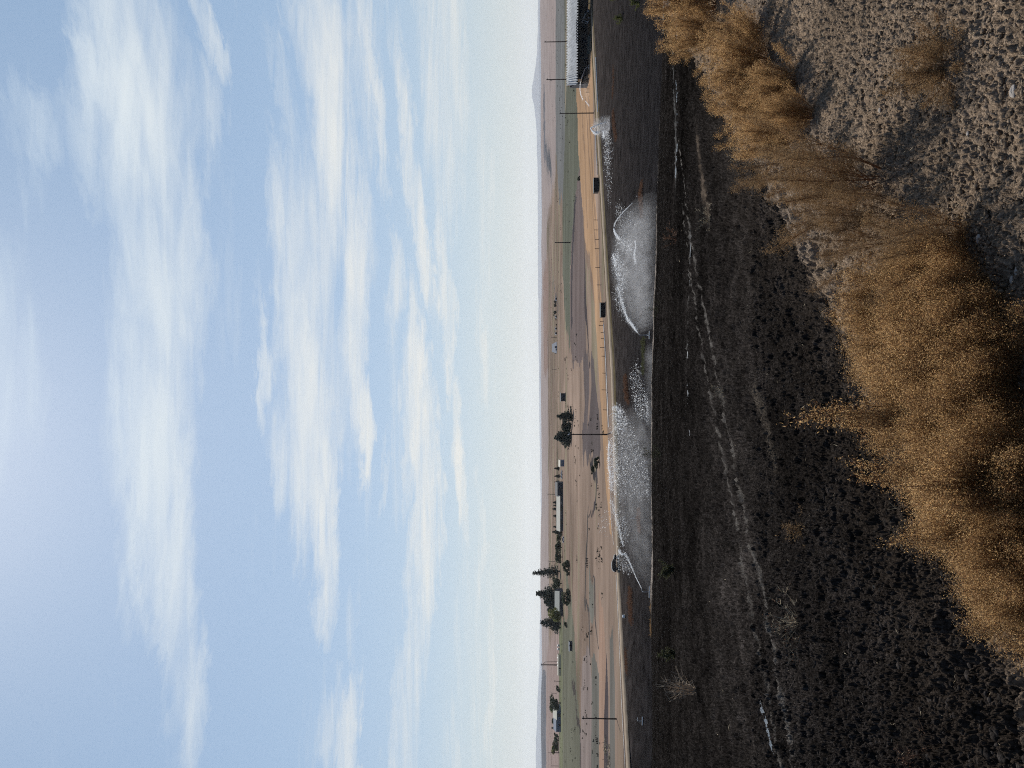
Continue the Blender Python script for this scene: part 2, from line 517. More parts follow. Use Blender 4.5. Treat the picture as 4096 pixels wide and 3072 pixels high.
fine = 0.015 * lump(w2, i2, .35) + 0.008 * lump(w3, i3, .2) + .012 * (fbm(GX * 26, GY * 26, 3, 203) - .5)
w5, i5 = worley(GX * 1.3, GY * 1.3, 6); w6, i6 = worley(GX * .55, GY * .55, 7)
farl = .06 * lump(w5, i5, .3) * sstep(10, 22, GY) + .13 * lump(w6, i6, .35) * sstep(30, 55, GY) + .05 * lump(w4, i4, .3) * sstep(5, 11, GY)
big = 0.030 * lump(w1, i1, .80) + 0.020 * fbm(GX * 7, GY * 7, 3, 20)
fade = np.clip(9.0 / GY, 0.25, 1)
det_bank = fine * 1.35 + big * 0.5 * (0.4 + 0.6 * fbm(GX * 1.1, GY * 1.1, 2, 21))
rim = np.exp(-(edge_d / 0.35) ** 2)
det_field = fine * 2.3 * fade + big * 1.3 + 0.07 * lump(w4, i4, .85) * (.2 + rim * 1.2) + 0.05 * (fbm(GX * 3, GY * 3, 3, 30) - .5) + farl
GZ = GZ + det_bank * bank + det_field * (1 - bank) + rim * 0.06 * lump(w1, i1, .45)
# cover colour
PX, PY = project(GX, GY, GZ)
n1 = fbm(GX * .5, GY * .5, 4, 40)[..., None]; n2 = fbm(GX * .07, GY * .22, 4, 41)[..., None]; n3 = fbm(GX * 6, GY * 6, 3, 42)[..., None]
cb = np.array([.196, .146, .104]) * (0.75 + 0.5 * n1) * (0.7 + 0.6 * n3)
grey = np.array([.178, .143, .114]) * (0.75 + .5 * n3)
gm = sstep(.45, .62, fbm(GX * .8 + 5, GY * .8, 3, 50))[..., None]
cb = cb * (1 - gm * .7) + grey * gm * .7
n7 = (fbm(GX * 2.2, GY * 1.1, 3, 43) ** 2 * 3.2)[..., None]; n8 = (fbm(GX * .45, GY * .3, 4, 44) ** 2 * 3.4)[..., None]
vr = np.random.default_rng(17).random(GX.shape)[..., None]  # random colour speckle, its darks doubling as painted pit shade
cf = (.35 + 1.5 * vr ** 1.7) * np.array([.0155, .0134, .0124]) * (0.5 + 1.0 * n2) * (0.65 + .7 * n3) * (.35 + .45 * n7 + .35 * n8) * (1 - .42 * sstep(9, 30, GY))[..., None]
brown = np.array([.085, .066, .052])
bm = (np.exp(-np.clip(-edge_d, 0, 99) / 0.9) * .75 * (.3 + 1.0 * n1[..., 0]))[..., None]
cf = cf * (1 - bm) + brown * bm * (0.6 + .8 * n3)
painted_sheen = np.exp(-((PX - 2940 - (PY - 2200) * .12) / 90.0) ** 2 - ((PY - 2350) / 420.0) ** 2)
cf = cf * (1 + .7 * painted_sheen[..., None])  # sun glint on the wet soil painted as a lighter colour


def track(pts, w, colr, amt):
    global cf
    P = [ground(*p) for p in pts]
    best = np.full(GX.shape, 99.0)
    for a, b in zip(P[:-1], P[1:]):
        dx, dy = b.x - a.x, b.y - a.y; L2 = dx * dx + dy * dy + 1e-9
        t = np.clip(((GX - a.x) * dx + (GY - a.y) * dy) / L2, 0, 1)
        best = np.minimum(best, np.hypot(GX - a.x - t * dx, GY - a.y - t * dy))
    k = (np.exp(-(best / w) ** 2) * amt * (0.35 + 1.0 * fbm(GX * 1.3, GY * 1.3, 3, 60)))[..., None].clip(0, 1)
    cf = cf * (1 - k) + np.array(colr) * k
    return best


T1 = [(2725, 560), (2731, 628), (2749, 757), (2760, 866), (2770, 937), (2789, 1031), (2817, 1175), (2846, 1327), (2882, 1514), (2908, 1622), (2926, 1731), (2962, 1897), (2991, 2041), (3034, 2200), (3070, 2380), (3113, 2597), (3142, 2762), (3178, 2907), (3200, 3065), (3225, 3250)]
T2 = [(2735, 800), (2775, 1100), (2810, 1341), (2854, 1565), (2893, 1767), (2933, 1962), (2955, 2055), (2998, 2308), (3048, 2560), (3092, 2762), (3128, 2957), (3146, 3065), (3170, 3250)]
track(T1, .05, (.12, .11, .10), .85); track(T2, .045, (.12, .11, .10), .72)
track([(2708, 430), (2712, 520), (2713, 600), (2708, 700)], .55, (.10, .098, .095), .8)  # grey reflection of the wet strip painted into the soil colour
track([(2772, 940), (2769, 1010), (2767, 1190), (2760, 1341), (2756, 1514)], .10, (.12, .115, .11), .7)  # sparkle of the water line painted pale beneath the puddle pieces
track([(2695, 150), (2700, 300), (2708, 430)], .12, (.10, .098, .095), .8)  # right end of the wet strip, its reflection painted grey
track([(2800, 540), (2825, 760), (2850, 860)], .16, (.11, .085, .065), .8)
track([(3040, 1560), (3075, 1680), (3100, 1760), (3120, 1850)], .10, (.09, .075, .06), .7)
lipc = (sstep(101, 108, GY + 3 * fbm(GX * .3, GY * .3, 2, 45)) * sstep(75, 20, GX) * sstep(-35, -29, GX))[..., None] * .9
cf = cf * (1 - lipc) + np.array([.19, .165, .145]) * lipc * (.5 + vr)  # pale dry crust along the crest, with its lit rim painted in
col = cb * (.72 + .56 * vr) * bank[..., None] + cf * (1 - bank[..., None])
nr, nc = GX.shape
idx = np.arange(nr * nc).reshape(nr, nc)
Q = np.stack([idx[:-1, :-1], idx[:-1, 1:], idx[1:, 1:], idx[1:, :-1]], -1).reshape(-1, 4)
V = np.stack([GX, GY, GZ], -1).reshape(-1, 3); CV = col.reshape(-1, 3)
isb = (bank[:-1, :-1] > 0.5).reshape(-1)


def sub(name, mask, mt, smooth=True):
    q = Q[mask]; u, inv = np.unique(q, return_inverse=True)
    o = link(name, mesh_np(name, V[u], inv.reshape(-1, 4), mt, CV[u], smooth))
    return tag(o, kind='structure')


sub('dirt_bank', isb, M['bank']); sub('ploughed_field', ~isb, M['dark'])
# behind and beside the camera
bx = np.linspace(-60, 60, 61); by = np.linspace(-50, 1.0, 40)
BX, BY = np.meshgrid(bx, by); BZ = H_near(BX, BY)
bi = np.arange(BX.size).reshape(BX.shape)
bq = np.stack([bi[:-1, :-1], bi[:-1, 1:], bi[1:, 1:], bi[1:, :-1]], -1).reshape(-1, 4)
tag(link('ground', mesh_np('ground', np.stack([BX, BY, BZ - .03], -1).reshape(-1, 3), bq, M['bank'], np.tile([.14, .12, .1], (BX.size, 1)), True)), kind='structure')

# ------------------------------------------------------------------ ground: irrigated field, road, plain
yf = np.concatenate([np.linspace(150, 330, 260)[:-1], np.exp(np.linspace(math.log(330), math.log(26000), 420))])
af = np.concatenate([np.linspace(-3, -.62, 70)[:-1], np.linspace(-.62, .62, 1000), np.linspace(.62, 3, 70)[1:]])
GX = af[None, :] * yf[:, None]; GY = np.repeat(yf[:, None], len(af), 1); GZ = H_far(GX, GY)
PX, PY = project(GX, GY, GZ)
fz = fbm(PX * 0 + GX / 9, GY / 9, 3, 71)
PXj = PX + (fbm(GX / 30, GY / 30, 3, 70) - .5) * 6
PYj = PY + (fbm(GX / 40, GY / 12, 4, 78) - .5) * 150
n1 = fbm(GX / 90, GY / 60, 4, 72)[..., None]; n2 = fbm(GX / 400, GY / 160, 4, 73)[..., None]
n9 = fbm(GX / 26, GY / 22, 4, 76)[..., None]; n10 = fbm(GX / 150, GY / 30, 4, 77)[..., None]
cov = np.array(RGB(154, 136, 122)) * .56 * (.55 + .9 * n1) * (.6 + .8 * n2) * (.72 + .56 * n9) * (.7 + .6 * n10)
cov = cov * (1 - .12 * (n10 > .55)) * np.where(n10 < .42, np.array([.92, 1.0, .9]), np.array([1.0, .97, .96]))
EXT = -3000; EXB = 6000


def paint(poly, rgb, k=1.0, var=.25):
    global cov
    mk = inpoly(PXj, PYj, poly)[..., None]
    c = np.array(RGB(*rgb)); c = (c * .68 + c.mean() * .32) * .50 * k * (1 - var + 2 * var * n1)
    cov = np.where(mk, c, cov)


# far pinkish hills and streaks
paint([(2100, EXT), (2100, EXB), (2186, EXB), (2196, 2500), (2192, 1500), (2186, 900), (2222, 700), (2222, EXT)], (190, 168, 160), 1.0, .1)
paint([(2163, 2650), (2163, EXB), (2184, EXB), (2184, 2700)], (128, 130, 140), .9, .1)
paint([(2186, 2600), (2183, EXB), (2240, EXB), (2240, 2480)], (186, 156, 144), 1, .12)
paint([(2180, 590), (2190, 700), (2210, 720), (2204, 650), (2186, 560)], (110, 112, 120))
paint([(2176, 300), (2180, 420), (2183, 640), (2176, 640), (2172, 420)], (120, 120, 130))
paint([(2195, 1050), (2215, 1130), (2232, 1200), (2238, 1250), (2226, 1200), (2206, 1100)], (110, 108, 110))
paint([(2192, 1000), (2190, 1500), (2176, 1500), (2172, 1100)], (176, 140, 122), 1, .1)
# grey-green belt on the right
paint([(2222, EXT), (2222, 600), (2235, 800), (2253, 800), (2259, 600), (2262, EXT)], (138, 138, 136), 1, .12)
paint([(2259, EXT), (2257, 600), (2251, 800), (2251, 1100), (2256, 1200), (2262, 1300), (2272, 1350), (2280, 1400), (2283, 1300), (2280, 1100), (2285, 950), (2300, 800), (2318, 700), (2305, 400), (2301, EXT)], (122, 124, 104), 1, .15)
paint([(2262, 20), (2260, 420), (2264, 420), (2268, 20)], (176, 158, 128))
paint([(2318, 700), (2300, 800), (2285, 950), (2280, 1150), (2282, 1350), (2290, 1450), (2345, 1450), (2340, 1100), (2330, 850)], (138, 118, 112))
paint([(2296, 800), (2288, 950), (2284, 1150), (2285, 1300), (2289, 1300), (2290, 1150), (2294, 950), (2306, 800)], (88, 82, 86))
# tan fields beside the road
paint([(2338, 960), (2345, 1060), (2362, 1150), (2378, 1240), (2382, 1300), (2400, 1300), (2398, 1100), (2384, 900)], (166, 134, 108))
paint([(2338, 950), (2341, 1060), (2345, 1250), (2352, 1350), (2362, 1450), (2358, 1450), (2346, 1350), (2338, 1250)], (92, 82, 84))
TAN = [(2300, EXT), (2302, 330), (2306, 430), (2314, 640), (2325, 780), (2330, 850), (2338, 960), (2358, 1060), (2372, 1150), (2380, 1240), (2382, 1300), (2388, 1400), (2394, 1480), (2403, 1620), (2408, 1700), (2417, 1830), (2425, 1950), (2433, 2040), (2440, 2120), (2446, 2120), (2441, 2000), (2436, 1850), (2430, 1700), (2422, 1550), (2415, 1400), (2408, 1300), (2403, 1200), (2398, 1100), (2393, 950), (2383, 850), (2378, 770), (2375, 660), (2372, 430), (2370, EXT)]
paint(TAN, (208, 158, 104), 1.12, .16)
for (a, b) in (((2340, 420), (2392, 1180)), ((2352, 420), (2400, 1250)), ((2328, 430), (2350, 900))):
    paint([a, b, (b[0] + 3, b[1]), (a[0] + 4, a[1])], (190, 146, 104), .95, .1)
# gully and rough ground in the middle
paint([(2333, 1440), (2340, 1650), (2328, 1720), (2333, 1830), (2352, 1835), (2372, 1830), (2392, 1850), (2404, 1810), (2400, 1700), (2385, 1560), (2375, 1450)], (120, 106, 104), 1, .35)
paint([(2358, 1850), (2376, 1850), (2392, 1875), (2390, 1900), (2372, 1905), (2360, 1880)], (84, 78, 80))
paint([(2386, 1870), (2384, 1950), (2370, 2050), (2352, 2100), (2356, 2100), (2374, 2055), (2392, 1950)], (92, 84, 86))
paint([(2362, 1440), (2366, 1560), (2356, 1680), (2350, 1700), (2350, 1690), (2358, 1560), (2356, 1440)], (170, 140, 120))
paint([(2350, 2050), (2338, 2400), (2354, 2480), (2364, 2900), (2368, 2900), (2358, 2470), (2343, 2400), (2354, 2050)], (110, 102, 98), .9)
paint([(2352, 2270), (2380, 2330), (2382, 2480), (2396, 2590), (2394, 2590), (2378, 2480), (2376, 2330)], (96, 92, 92), .9)
paint([(2356, 2290), (2358, 2480), (2376, 2480), (2374, 2340)], (146, 142, 128))
# green slope on the left
paint([(2236, 2480), (2240, EXB), (2326, EXB), (2322, 2900), (2306, 2700), (2300, 2560), (2290, 2430), (2272, 2300), (2262, 2300), (2275, 2480)], (138, 136, 112), .95, .2)
paint([(2238, 2480), (2241, EXB), (2256, EXB), (2250, 2480)], (140, 142, 102), 1, .1)
paint([(2286, 2700), (2306, 2860), (2318, 2900), (2322, EXB), (2328, EXB), (2324, 2880), (2312, 2840), (2292, 2700)], (100, 92, 86))
paint([(2326, 2650), (2322, 2900), (2328, EXB), (2366, EXB), (2368, 2700), (2356, 2600)], (172, 150, 140), 1, .15)
paint([(2366, 2600), (2370, EXB), (2394, EXB), (2396, 2700), (2380, 2600)], (136, 132, 120), 1, .12)
paint([(2396, 2350), (2394, EXB), (2424, EXB), (2424, 2700), (2412, 2450)], (188, 146, 116), 1, .2)
paint([(2424, 2640), (2420, 2760), (2416, 2900), (2422, EXB), (2438, EXB), (2434, 2900), (2432, 2760)], (92, 82, 84), 1, .2)
paint([(2438, 2500), (2438, EXB), (2468, EXB), (2458, 2700), (2450, 2500)], (134, 128, 118), 1, .25)
paint([(2455, 2130), (2452, 2300), (2462, 2500), (2470, 2800), (2486, EXB), (2500, EXB), (2490, 2900), (2478, 2600), (2464, 2300), (2458, 2130)], (180, 150, 122), 1, .15)
# lower field
fieldm = sstep(4.5, 2.5, GY - road_y(GX))[..., None]
t_ = np.clip((GY - 158) / (road_y(GX) - 158), 0, 1)[..., None]
n6 = fbm(GX / 3.0, GY / 1.2, 4, 75)[..., None]
lowc = (np.array([.0125, .0115, .0122]) * (1 - t_ ** 1.6) + np.array([.040, .033, .030]) * t_ ** 1.6) * (.55 + .9 * n6)
verge = (sstep(-8, -6.5, GY - road_y(GX)) * sstep(-60, 0, GX) * .8)[..., None]
lowc = lowc * (1 - verge) + np.array(RGB(128, 116, 88)) * .5 * (.6 + .8 * n6) * verge
cov = cov * (1 - fieldm) + lowc * fieldm
nr, nc = GX.shape
idx = np.arange(nr * nc).reshape(nr, nc)
Q = np.stack([idx[:-1, :-1], idx[:-1, 1:], idx[1:, 1:], idx[1:, :-1]], -1).reshape(-1, 4)
V = np.stack([GX, GY, GZ], -1).reshape(-1, 3); CV = cov.reshape(-1, 3)
isf = (fieldm[:-1, :-1, 0] > 0.5).reshape(-1)
sub('irrigated_field', isf, M['low']); sub('plain', ~isf, M['far'])

# gravel road along the field, a raised strip
rx = np.concatenate([np.linspace(-380, -130, 50)[:-1], np.linspace(-130, 200, 300), np.linspace(200, 390, 40)[1:]])
rvs = []
for x in rx:
    yc = road_y(x) - 1.2
    for off, dz in ((-2.9, -.25), (-2.3, .22), (-.8, .27), (.8, .27), (2.3, .22), (2.9, -.25)):
        j = .25 * (float(vnoise(np.array([x * .4]), np.array([off]), 9)[0]) - .5)
        rvs.append((x, yc + off + j, float(H_far(x, yc)) + dz))
ri = np.arange(len(rx) * 6).reshape(-1, 6)
rq = np.stack([ri[:-1, :-1], ri[1:, :-1], ri[1:, 1:], ri[:-1, 1:]], -1).reshape(-1, 4)
tag(link('road', mesh_np('road', rvs, rq, M['road'], None, True)), kind='structure')

# far ridges: real terrain strips at their own distances


def ridge(name, y0, pts, depth, mt, rough_amp, base=-60):
    """pts: (Y pixel, X pixel) of the crest line"""
    pts = sorted(pts)
    Yp = np.linspace(pts[0][0], pts[-1][0], 900)
    Xp = np.interp(Yp, [p[0] for p in pts], [p[1] for p in pts])
    prof = [(-1.0, 0.0), (-.6, .28), (-.3, .62), (-.1, .93), (0, 1), (.15, .93), (.5, .5), (1.0, 0.0)]
    VV = []
    for i, (yy, xx) in enumerate(zip(Yp, Xp)):
        c = at_depth(xx, yy, y0)
        nz = float(fbm(np.array([yy / 55.0]), np.array([y0 * .01]), 4, 88)[0]) - .5
        top = c.z + nz * rough_amp
        for s_, h_ in prof:
            wob = (float(vnoise(np.array([yy / 30.0]), np.array([s_ * 5]), 90)[0]) - .5) * .12 * (h_ < .99)
            VV.append((c.x * (1 + s_ * depth / y0), y0 + s_ * depth, base + (top - base) * min(1, max(0, h_ + wob))))
    n = len(prof)
    I = np.arange(len(VV)).reshape(-1, n)
    q = np.stack([I[:-1, :-1], I[1:, :-1], I[1:, 1:], I[:-1, 1:]], -1).reshape(-1, 4)
    return tag(link(name, mesh_np(name, VV, q, mt, None, True)), kind='structure')


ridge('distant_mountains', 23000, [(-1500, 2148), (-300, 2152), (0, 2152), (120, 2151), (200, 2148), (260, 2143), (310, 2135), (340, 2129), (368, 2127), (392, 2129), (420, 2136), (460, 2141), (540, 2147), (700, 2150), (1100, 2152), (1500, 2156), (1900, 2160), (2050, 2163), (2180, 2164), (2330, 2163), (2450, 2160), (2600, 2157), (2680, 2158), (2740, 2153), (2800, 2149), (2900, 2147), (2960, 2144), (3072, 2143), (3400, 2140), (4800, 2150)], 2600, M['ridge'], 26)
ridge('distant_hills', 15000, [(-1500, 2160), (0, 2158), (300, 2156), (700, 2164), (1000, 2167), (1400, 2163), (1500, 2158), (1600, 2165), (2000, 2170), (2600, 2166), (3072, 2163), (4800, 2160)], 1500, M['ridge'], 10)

# ------------------------------------------------------------------ haze
hb = MB().box(-30000, 30000, -60, 26500, -80, 520)
hz_o = hb.build('haze', vol_mat('haze', (.86, .90, .95), 3.0e-5, 0.35)); tag(hz_o, kind='stuff')

# ------------------------------------------------------------------ shrubs of the bank
rng = np.random.default_rng(7)


def unit(v):
    return v / (np.linalg.norm(v, axis=-1, keepdims=True) + 1e-9)


def kochia_meshes(seed, Hh, spread, nst, ntw, nbit, mt, bit=(.006, .013), wid=(.0020, .0038), plume=1.0):
    r = np.random.default_rng(seed)
    tubes = []
    tw_p, tw_d, tw_l = [], [], []
    for i in range(nst):
        th = abs(r.normal(0, spread)); th = min(th, 1.25); ph = r.uniform(0, 2 * math.pi)
        L = Hh * r.uniform(.65, 1.12)
        d0 = np.array([math.sin(th) * math.cos(ph), math.sin(th) * math.sin(ph), math.cos(th)])
        pts = []; p = np.array([math.cos(ph), math.sin(ph), 0]) * r.uniform(0, .03); d = d0.copy()
        for k in range(9):
            pts.append(p.copy()); p = p + d * L / 8
            d = unit(d + np.array([0, 0, .045]) + r.normal(0, .07, 3))
        tubes.append((np.array(pts), .0032 * (.7 + .6 * r.random())))
        pts = np.array(pts)
        m_ = ntw
        t = r.uniform(.12, 1, m_) ** .8 * 8
        k = np.minimum(t.astype(int), 7); f = (t - k)[:, None]
        base_ = pts[k] * (1 - f) + pts[k + 1 if False else np.minimum(k + 1, 8)] * f
        dd = unit(pts[np.minimum(k + 1, 8)] - pts[k])
        td = unit(dd + r.normal(0, .55, (m_, 3)) + np.array([0, 0, .15]))
        tl = Hh * r.uniform(.10, .30, m_) * (1.12 - t / 8 * .8)
        tw_p.append(base_); tw_d.append(td); tw_l.append(tl)
    tp = np.concatenate(tw_p); td = np.concatenate(tw_d); tl = np.concatenate(tw_l)
    # stems mesh
    VV, FF = [], []
    b = 0
    for pts, rad in tubes:
        for i, p in enumerate(pts):
            rr = rad * (1 - .75 * i / 8)
            for k in range(3):
                an = 2.094 * k
                VV.append(p + np.array([math.cos(an) * rr, math.sin(an) * rr, 0]))
        for i in range(8):
            for k in range(3):
                k2 = (k + 1) % 3
                FF.append((b + 3 * i + k, b + 3 * i + k2, b + 3 * i + 3 + k2, b + 3 * i + 3 + k))
        b += 27
    # twigs as slim quads
    n = len(tp)
    side = unit(np.cross(td, r.normal(0, 1, (n, 3)))) * .0009
    e = tp + td * tl[:, None]
    tv = np.stack([tp - side, tp + side, e + side * .4, e - side * .4], 1).reshape(-1, 3)
    tf = np.arange(4 * n).reshape(-1, 4) + b
    stem_me = mesh_np('stem', np.concatenate([np.array(VV), tv]), np.concatenate([np.array(FF), tf]), M['stem'])
    # curled dry leaves
    wgt = tl * (.45 + np.clip(tp[:, 2] / Hh, 0, 1)); wgt = wgt / wgt.sum()
    k = r.choice(n, nbit, p=wgt)
    f = r.uniform(0, 1.05, nbit)[:, None]
    c = tp[k] + td[k] * tl[k][:, None] * f + r.normal(0, .013, (nbit, 3)) * plume
    c = c[c[:, 2] > -.02]; nb = len(c); kk = k[:nb]
    ax = unit(r.normal(0, 1, (nb, 3)) + td[kk] * .5)
    sd_ = unit(np.cross(ax, r.normal(0, 1, (nb, 3))))
    ln = r.uniform(bit[0], bit[1], nb)[:, None]; wd = r.uniform(wid[0], wid[1], nb)[:, None]
    bend = np.cross(ax, sd_) * ln * r.uniform(-.5, .5, (nb, 1))
    a0 = c - ax * ln / 2; a1 = c + ax * ln / 2
    lv = np.stack([a0, c + bend - sd_ * wd * .5, a1, c + bend + sd_ * wd * .5], 1).reshape(-1, 3)
    cc = np.array([RGB(196, 162, 114), RGB(168, 132, 90), RGB(130, 97, 68), RGB(178, 150, 114)])[r.integers(0, 4, nb)] * r.uniform(.6, 1.3, (nb, 1))
    leaf_me = mesh_np('foliage', lv, np.arange(4 * nb).reshape(-1, 4), mt, np.repeat(cc, 4, 0))
    return stem_me, leaf_me


KM = [kochia_meshes(11, .60, .48, 34, 40, 52000, M['kochia']),
      kochia_meshes(12, .57, .60, 36, 40, 52000, M['kochia']),
      kochia_meshes(13, .60, .40, 28, 38, 42000, M['kochia']),
      kochia_meshes(14, .56, .55, 7, 48, 15000, M['kochia2'], wid=(.0016, .003)),
      kochia_meshes(15, .26, .80, 16, 26, 9000, M['kochia2']),
      kochia_meshes(16, .36, .72, 34, 44, 46000, M['kochia'], bit=(.005, .011), wid=(.0016, .0030), plume=2.0), kochia_meshes(17, .34, .85, 34, 44, 46000, M['kochia'], bit=(.005, .011), wid=(.0016, .0030), plume=2.1),
      kochia_meshes(18, .46, .13, 4, 40, 2600, M['kochia'], plume=.8)]


def shrub(kind, X, Y, s, rz, tilt, label, onto=None, group='dry shrubs along the edge of the dirt bank'):
    g = onto if onto is not None else ground(X, Y)
    o = empty('dry_shrub', (g.x, g.y, g.z - .02), R(rz))
    rz = (rz % 50) - 25 + (180 if rz % 3 else 0)
    o.rotation_euler = (R(tilt[0]), R(tilt[1]), R(rz)); o.scale = (1.12 * s, .62 * s, s) if kind < 3 else (s, s, s)
    tag(o, label, 'shrub', group)
    link('stem', KM[kind][0], o); link('foliage', KM[kind][1], o)
    return o


SH = [
 (2, 2868, 30, 1.05, 10, (6, -4), 'orange dry shrub at the top right corner, behind the rest of the row'),
 (1, 2880, -110, 1.15, 70, (0, 6), 'dry orange shrub cut by the right frame edge, the farthest along the bank'),
 (0, 2895, 120, .95, 130, (8, 0), 'bushy orange shrub with a spiky tuft reaching highest over the dark field'),
 (0, 3075, 240, .86, 200, (-4, -5), 'dense golden shrub second along the bank, with red-brown stems showing'),
 (1, 3105, 340, .84, 20, (6, 4), 'rounded golden shrub in the middle of the far clump'),
 (2, 3120, 450, .78, 250, (2, -8), 'golden shrub with streaming stems just before the far clump thins out'),
 (0, 3190, 545, .74, 310, (8, -4), 'brown shrub with a black shadow under its base beside pale dirt'),
 (3, 3310, 640, .95, 60, (0, -10), 'thin brown shrub leaning out over the lip between the two clumps'),
 (3, 3535, 705, 1.12, 160, (4, -4), 'sparse shrub with one bare red stem and fanned roots on open dirt'),
 (3, 3500, 760, .9, 280, (6, -14), 'see-through shrub beside the bare red stem, pale twigs on grey dirt'),
 (3, 3610, 850, .78, 130, (4, -4), 'thin brown shrub low in the gap between the two clumps'),
 (3, 3560, 950, .80, 70, (2, -4), 'thin brown shrub touching the right end of the near clump'),
 (3, 3400, 800, .72, 220, (4, -6), 'small thin shrub at the lip in the gap between the clumps'),
 (4, 3800, 280, .95, 40, (0, 0), 'low flat reddish weed lying alone on the open dirt of the bank'),
 (4, 3770, 210, .7, 200, (0, 0), 'small flat weed touching the lone reddish weed on the open dirt'),
 (3, 3860, 930, .8, 100, (0, 0), 'thin low shrub at the near end of the grey dirt gap'),
 (1, 3050, 130, .70, 190, (0, 0), 'short golden shrub in front of the far clump near the right frame edge'),
 (0, 3190, 330, .62, 120, (4, -6), 'short golden shrub on the dirt side of the far clump, by its shadow'),
 (2, 3265, 470, .60, 10, (4, -6), 'short brown shrub on the dirt side where the far clump tapers'),
]
for (k_, X, Y, s_, rz_, tl_, lab) in SH:
    if X > 4085:
        d_ = px_dir(X, Y); t_g = -1.7 / d_[2]; on = Vector((d_[0] * t_g, d_[1] * t_g, -1.68))
    else: on = None
    shrub(k_, X, Y, s_, rz_, tl_, lab, on)

ORD = ['first', 'second', 'third', 'fourth', 'fifth', 'sixth', 'seventh', 'eighth', 'ninth', 'tenth', 'eleventh', 'twelfth']
ROWS = [('beside the black soil', [(3700, 1060), (3640, 1170), (3640, 1300), (3665, 1420), (3720, 1540), (3800, 1660), (3860, 1780), (3905, 1900), (3970, 2020), (4030, 2140), (4100, 2270), (4190, 2400)]),
        ('in the second row', [(3830, 1070), (3780, 1200), (3790, 1330), (3820, 1460), (3880, 1580), (3940, 1700), (3990, 1830), (4040, 1960), (4110, 2090), (4180, 2220), (4250, 2350)]),
        ('in the third row', [(3930, 1150), (3910, 1290), (3930, 1430), (3975, 1560), (4030, 1690), (4085, 1830), (4140, 1970), (4200, 2110)]),
        ('nearest the frame edge', [(4010, 1260), (4040, 1400), (4060, 1530), (4110, 1670), (4170, 1810)])]
LOOK = ['low golden shrub', 'low curly golden shrub', 'low coppery shrub']
q_ = 0
for rn, (rt, pts_) in enumerate(ROWS):
    for i, (X, Y) in enumerate(pts_):
        q_ += 1
        if X > 4085:
            d_ = px_dir(X, Y); t_g = -1.7 / d_[2]; on = Vector((d_[0] * t_g, d_[1] * t_g, -1.68))
        else: on = None
        sc_ = (.92, .96, .90, .84)[rn] * (1 - .16 * ((q_ * 37) % 10) / 10) * (.82 if Y > 2050 else 1) * (.8 if Y < 1100 else 1)
        o = shrub(5 + q_ % 2, X, Y, sc_, 0, (((q_ * 13) % 7 - 3) * 2.5, ((q_ * 29) % 7 - 3) * 3), '%s %s, %s from the dirt gap' % (LOOK[q_ % 3], rt, ORD[i]), on, 'low shrubs of the big near clump')
        o.rotation_euler[2] = q_ * 2.4; o.scale = (sc_ * 1.1, sc_ * .95, sc_)
for i, (X, Y, s_, tl_, lab) in enumerate([(3720, 1640, 1.25, (8, -6), 'longest leafy spray reaching from the near clump over the black soil'), (3760, 1725, 1.0, (6, -10), 'second leafy spray just left of the longest one'),
                                          (3850, 1925, 1.0, (8, -8), 'leafy spray standing up from the left half of the near clump'), (3940, 2150, .8, (6, -6), 'short leafy spray near the left end of the near clump'),
                                          (3560, 1290, .7, (6, -6), 'short leafy spray at the right end of the near clump'), (4020, 1880, .9, (-6, 0), 'red-brown stemmed spray inside the near clump')]):
    shrub(7, X, Y, s_, 20 * i, tl_, lab, None, 'leafy sprays of the near clump')

# bare tumbleweed and other weeds out on the dark field


def twiggy(name, X, Y, Hh, seed, mt_s, label, cat, nst=14, ntw=14, nbit=300, mt_l=None, spread=.8, rad=.006, lean=(0, 0), bsz=(.02, .05), group=None):
    r = np.random.default_rng(seed); g = ground(X, Y)
    o = empty(name, (g.x, g.y, g.z), 0); o.rotation_euler = (R(lean[0]), R(lean[1]), 0)
    tag(o, label, cat, group)
    mb = MB(); tips = []
    for i in range(nst):
        th = min(abs(r.normal(0, spread)), 1.3); ph = r.uniform(0, 6.28)
        d = np.array([math.sin(th) * math.cos(ph), math.sin(th) * math.sin(ph), math.cos(th)])
        p = np.zeros(3); pts = []
        L = Hh * r.uniform(.7, 1.1)
        for k in range(6):
            pts.append(p.copy()); p = p + d * L / 5; d = unit(d + r.normal(0, .13, 3) + np.array([0, 0, .06]))
        mb.tube(pts, [rad * (1 - .15 * q) for q in range(6)], 3)
        for j in range(ntw):
            k = r.integers(1, 6); q0 = pts[k]; td_ = unit(unit(pts[k] - pts[k - 1]) + r.normal(0, .6, 3))
            l_ = L * r.uniform(.12, .32)
            mb.tube([q0, q0 + td_ * l_ * .5, q0 + td_ * l_ + r.normal(0, .02, 3)], [rad * .5, rad * .4, rad * .25], 3, False)
            tips.append((q0, td_ * l_))
    mb.build('stem', mt_s, o)
    if nbit:
        tp = np.array([t[0] for t in tips]); tdv = np.array([t[1] for t in tips])
        k = r.integers(0, len(tp), nbit)
        c = tp[k] + tdv[k] * r.uniform(0, 1.1, (nbit, 1)) + r.normal(0, .012, (nbit, 3))
        c[:, 2] = np.maximum(c[:, 2], .01)
        ax = unit(r.normal(0, 1, (nbit, 3))); sd_ = unit(np.cross(ax, r.normal(0, 1, (nbit, 3))))
        ln = r.uniform(*bsz, nbit)[:, None]
        lv = np.stack([c - ax * ln / 2, c - sd_ * ln * .2, c + ax * ln / 2, c + sd_ * ln * .2], 1).reshape(-1, 3)
        link('foliage', mesh_np('foliage', lv, np.arange(4 * nbit).reshape(-1, 4), mt_l or mt_s), o)
    return o


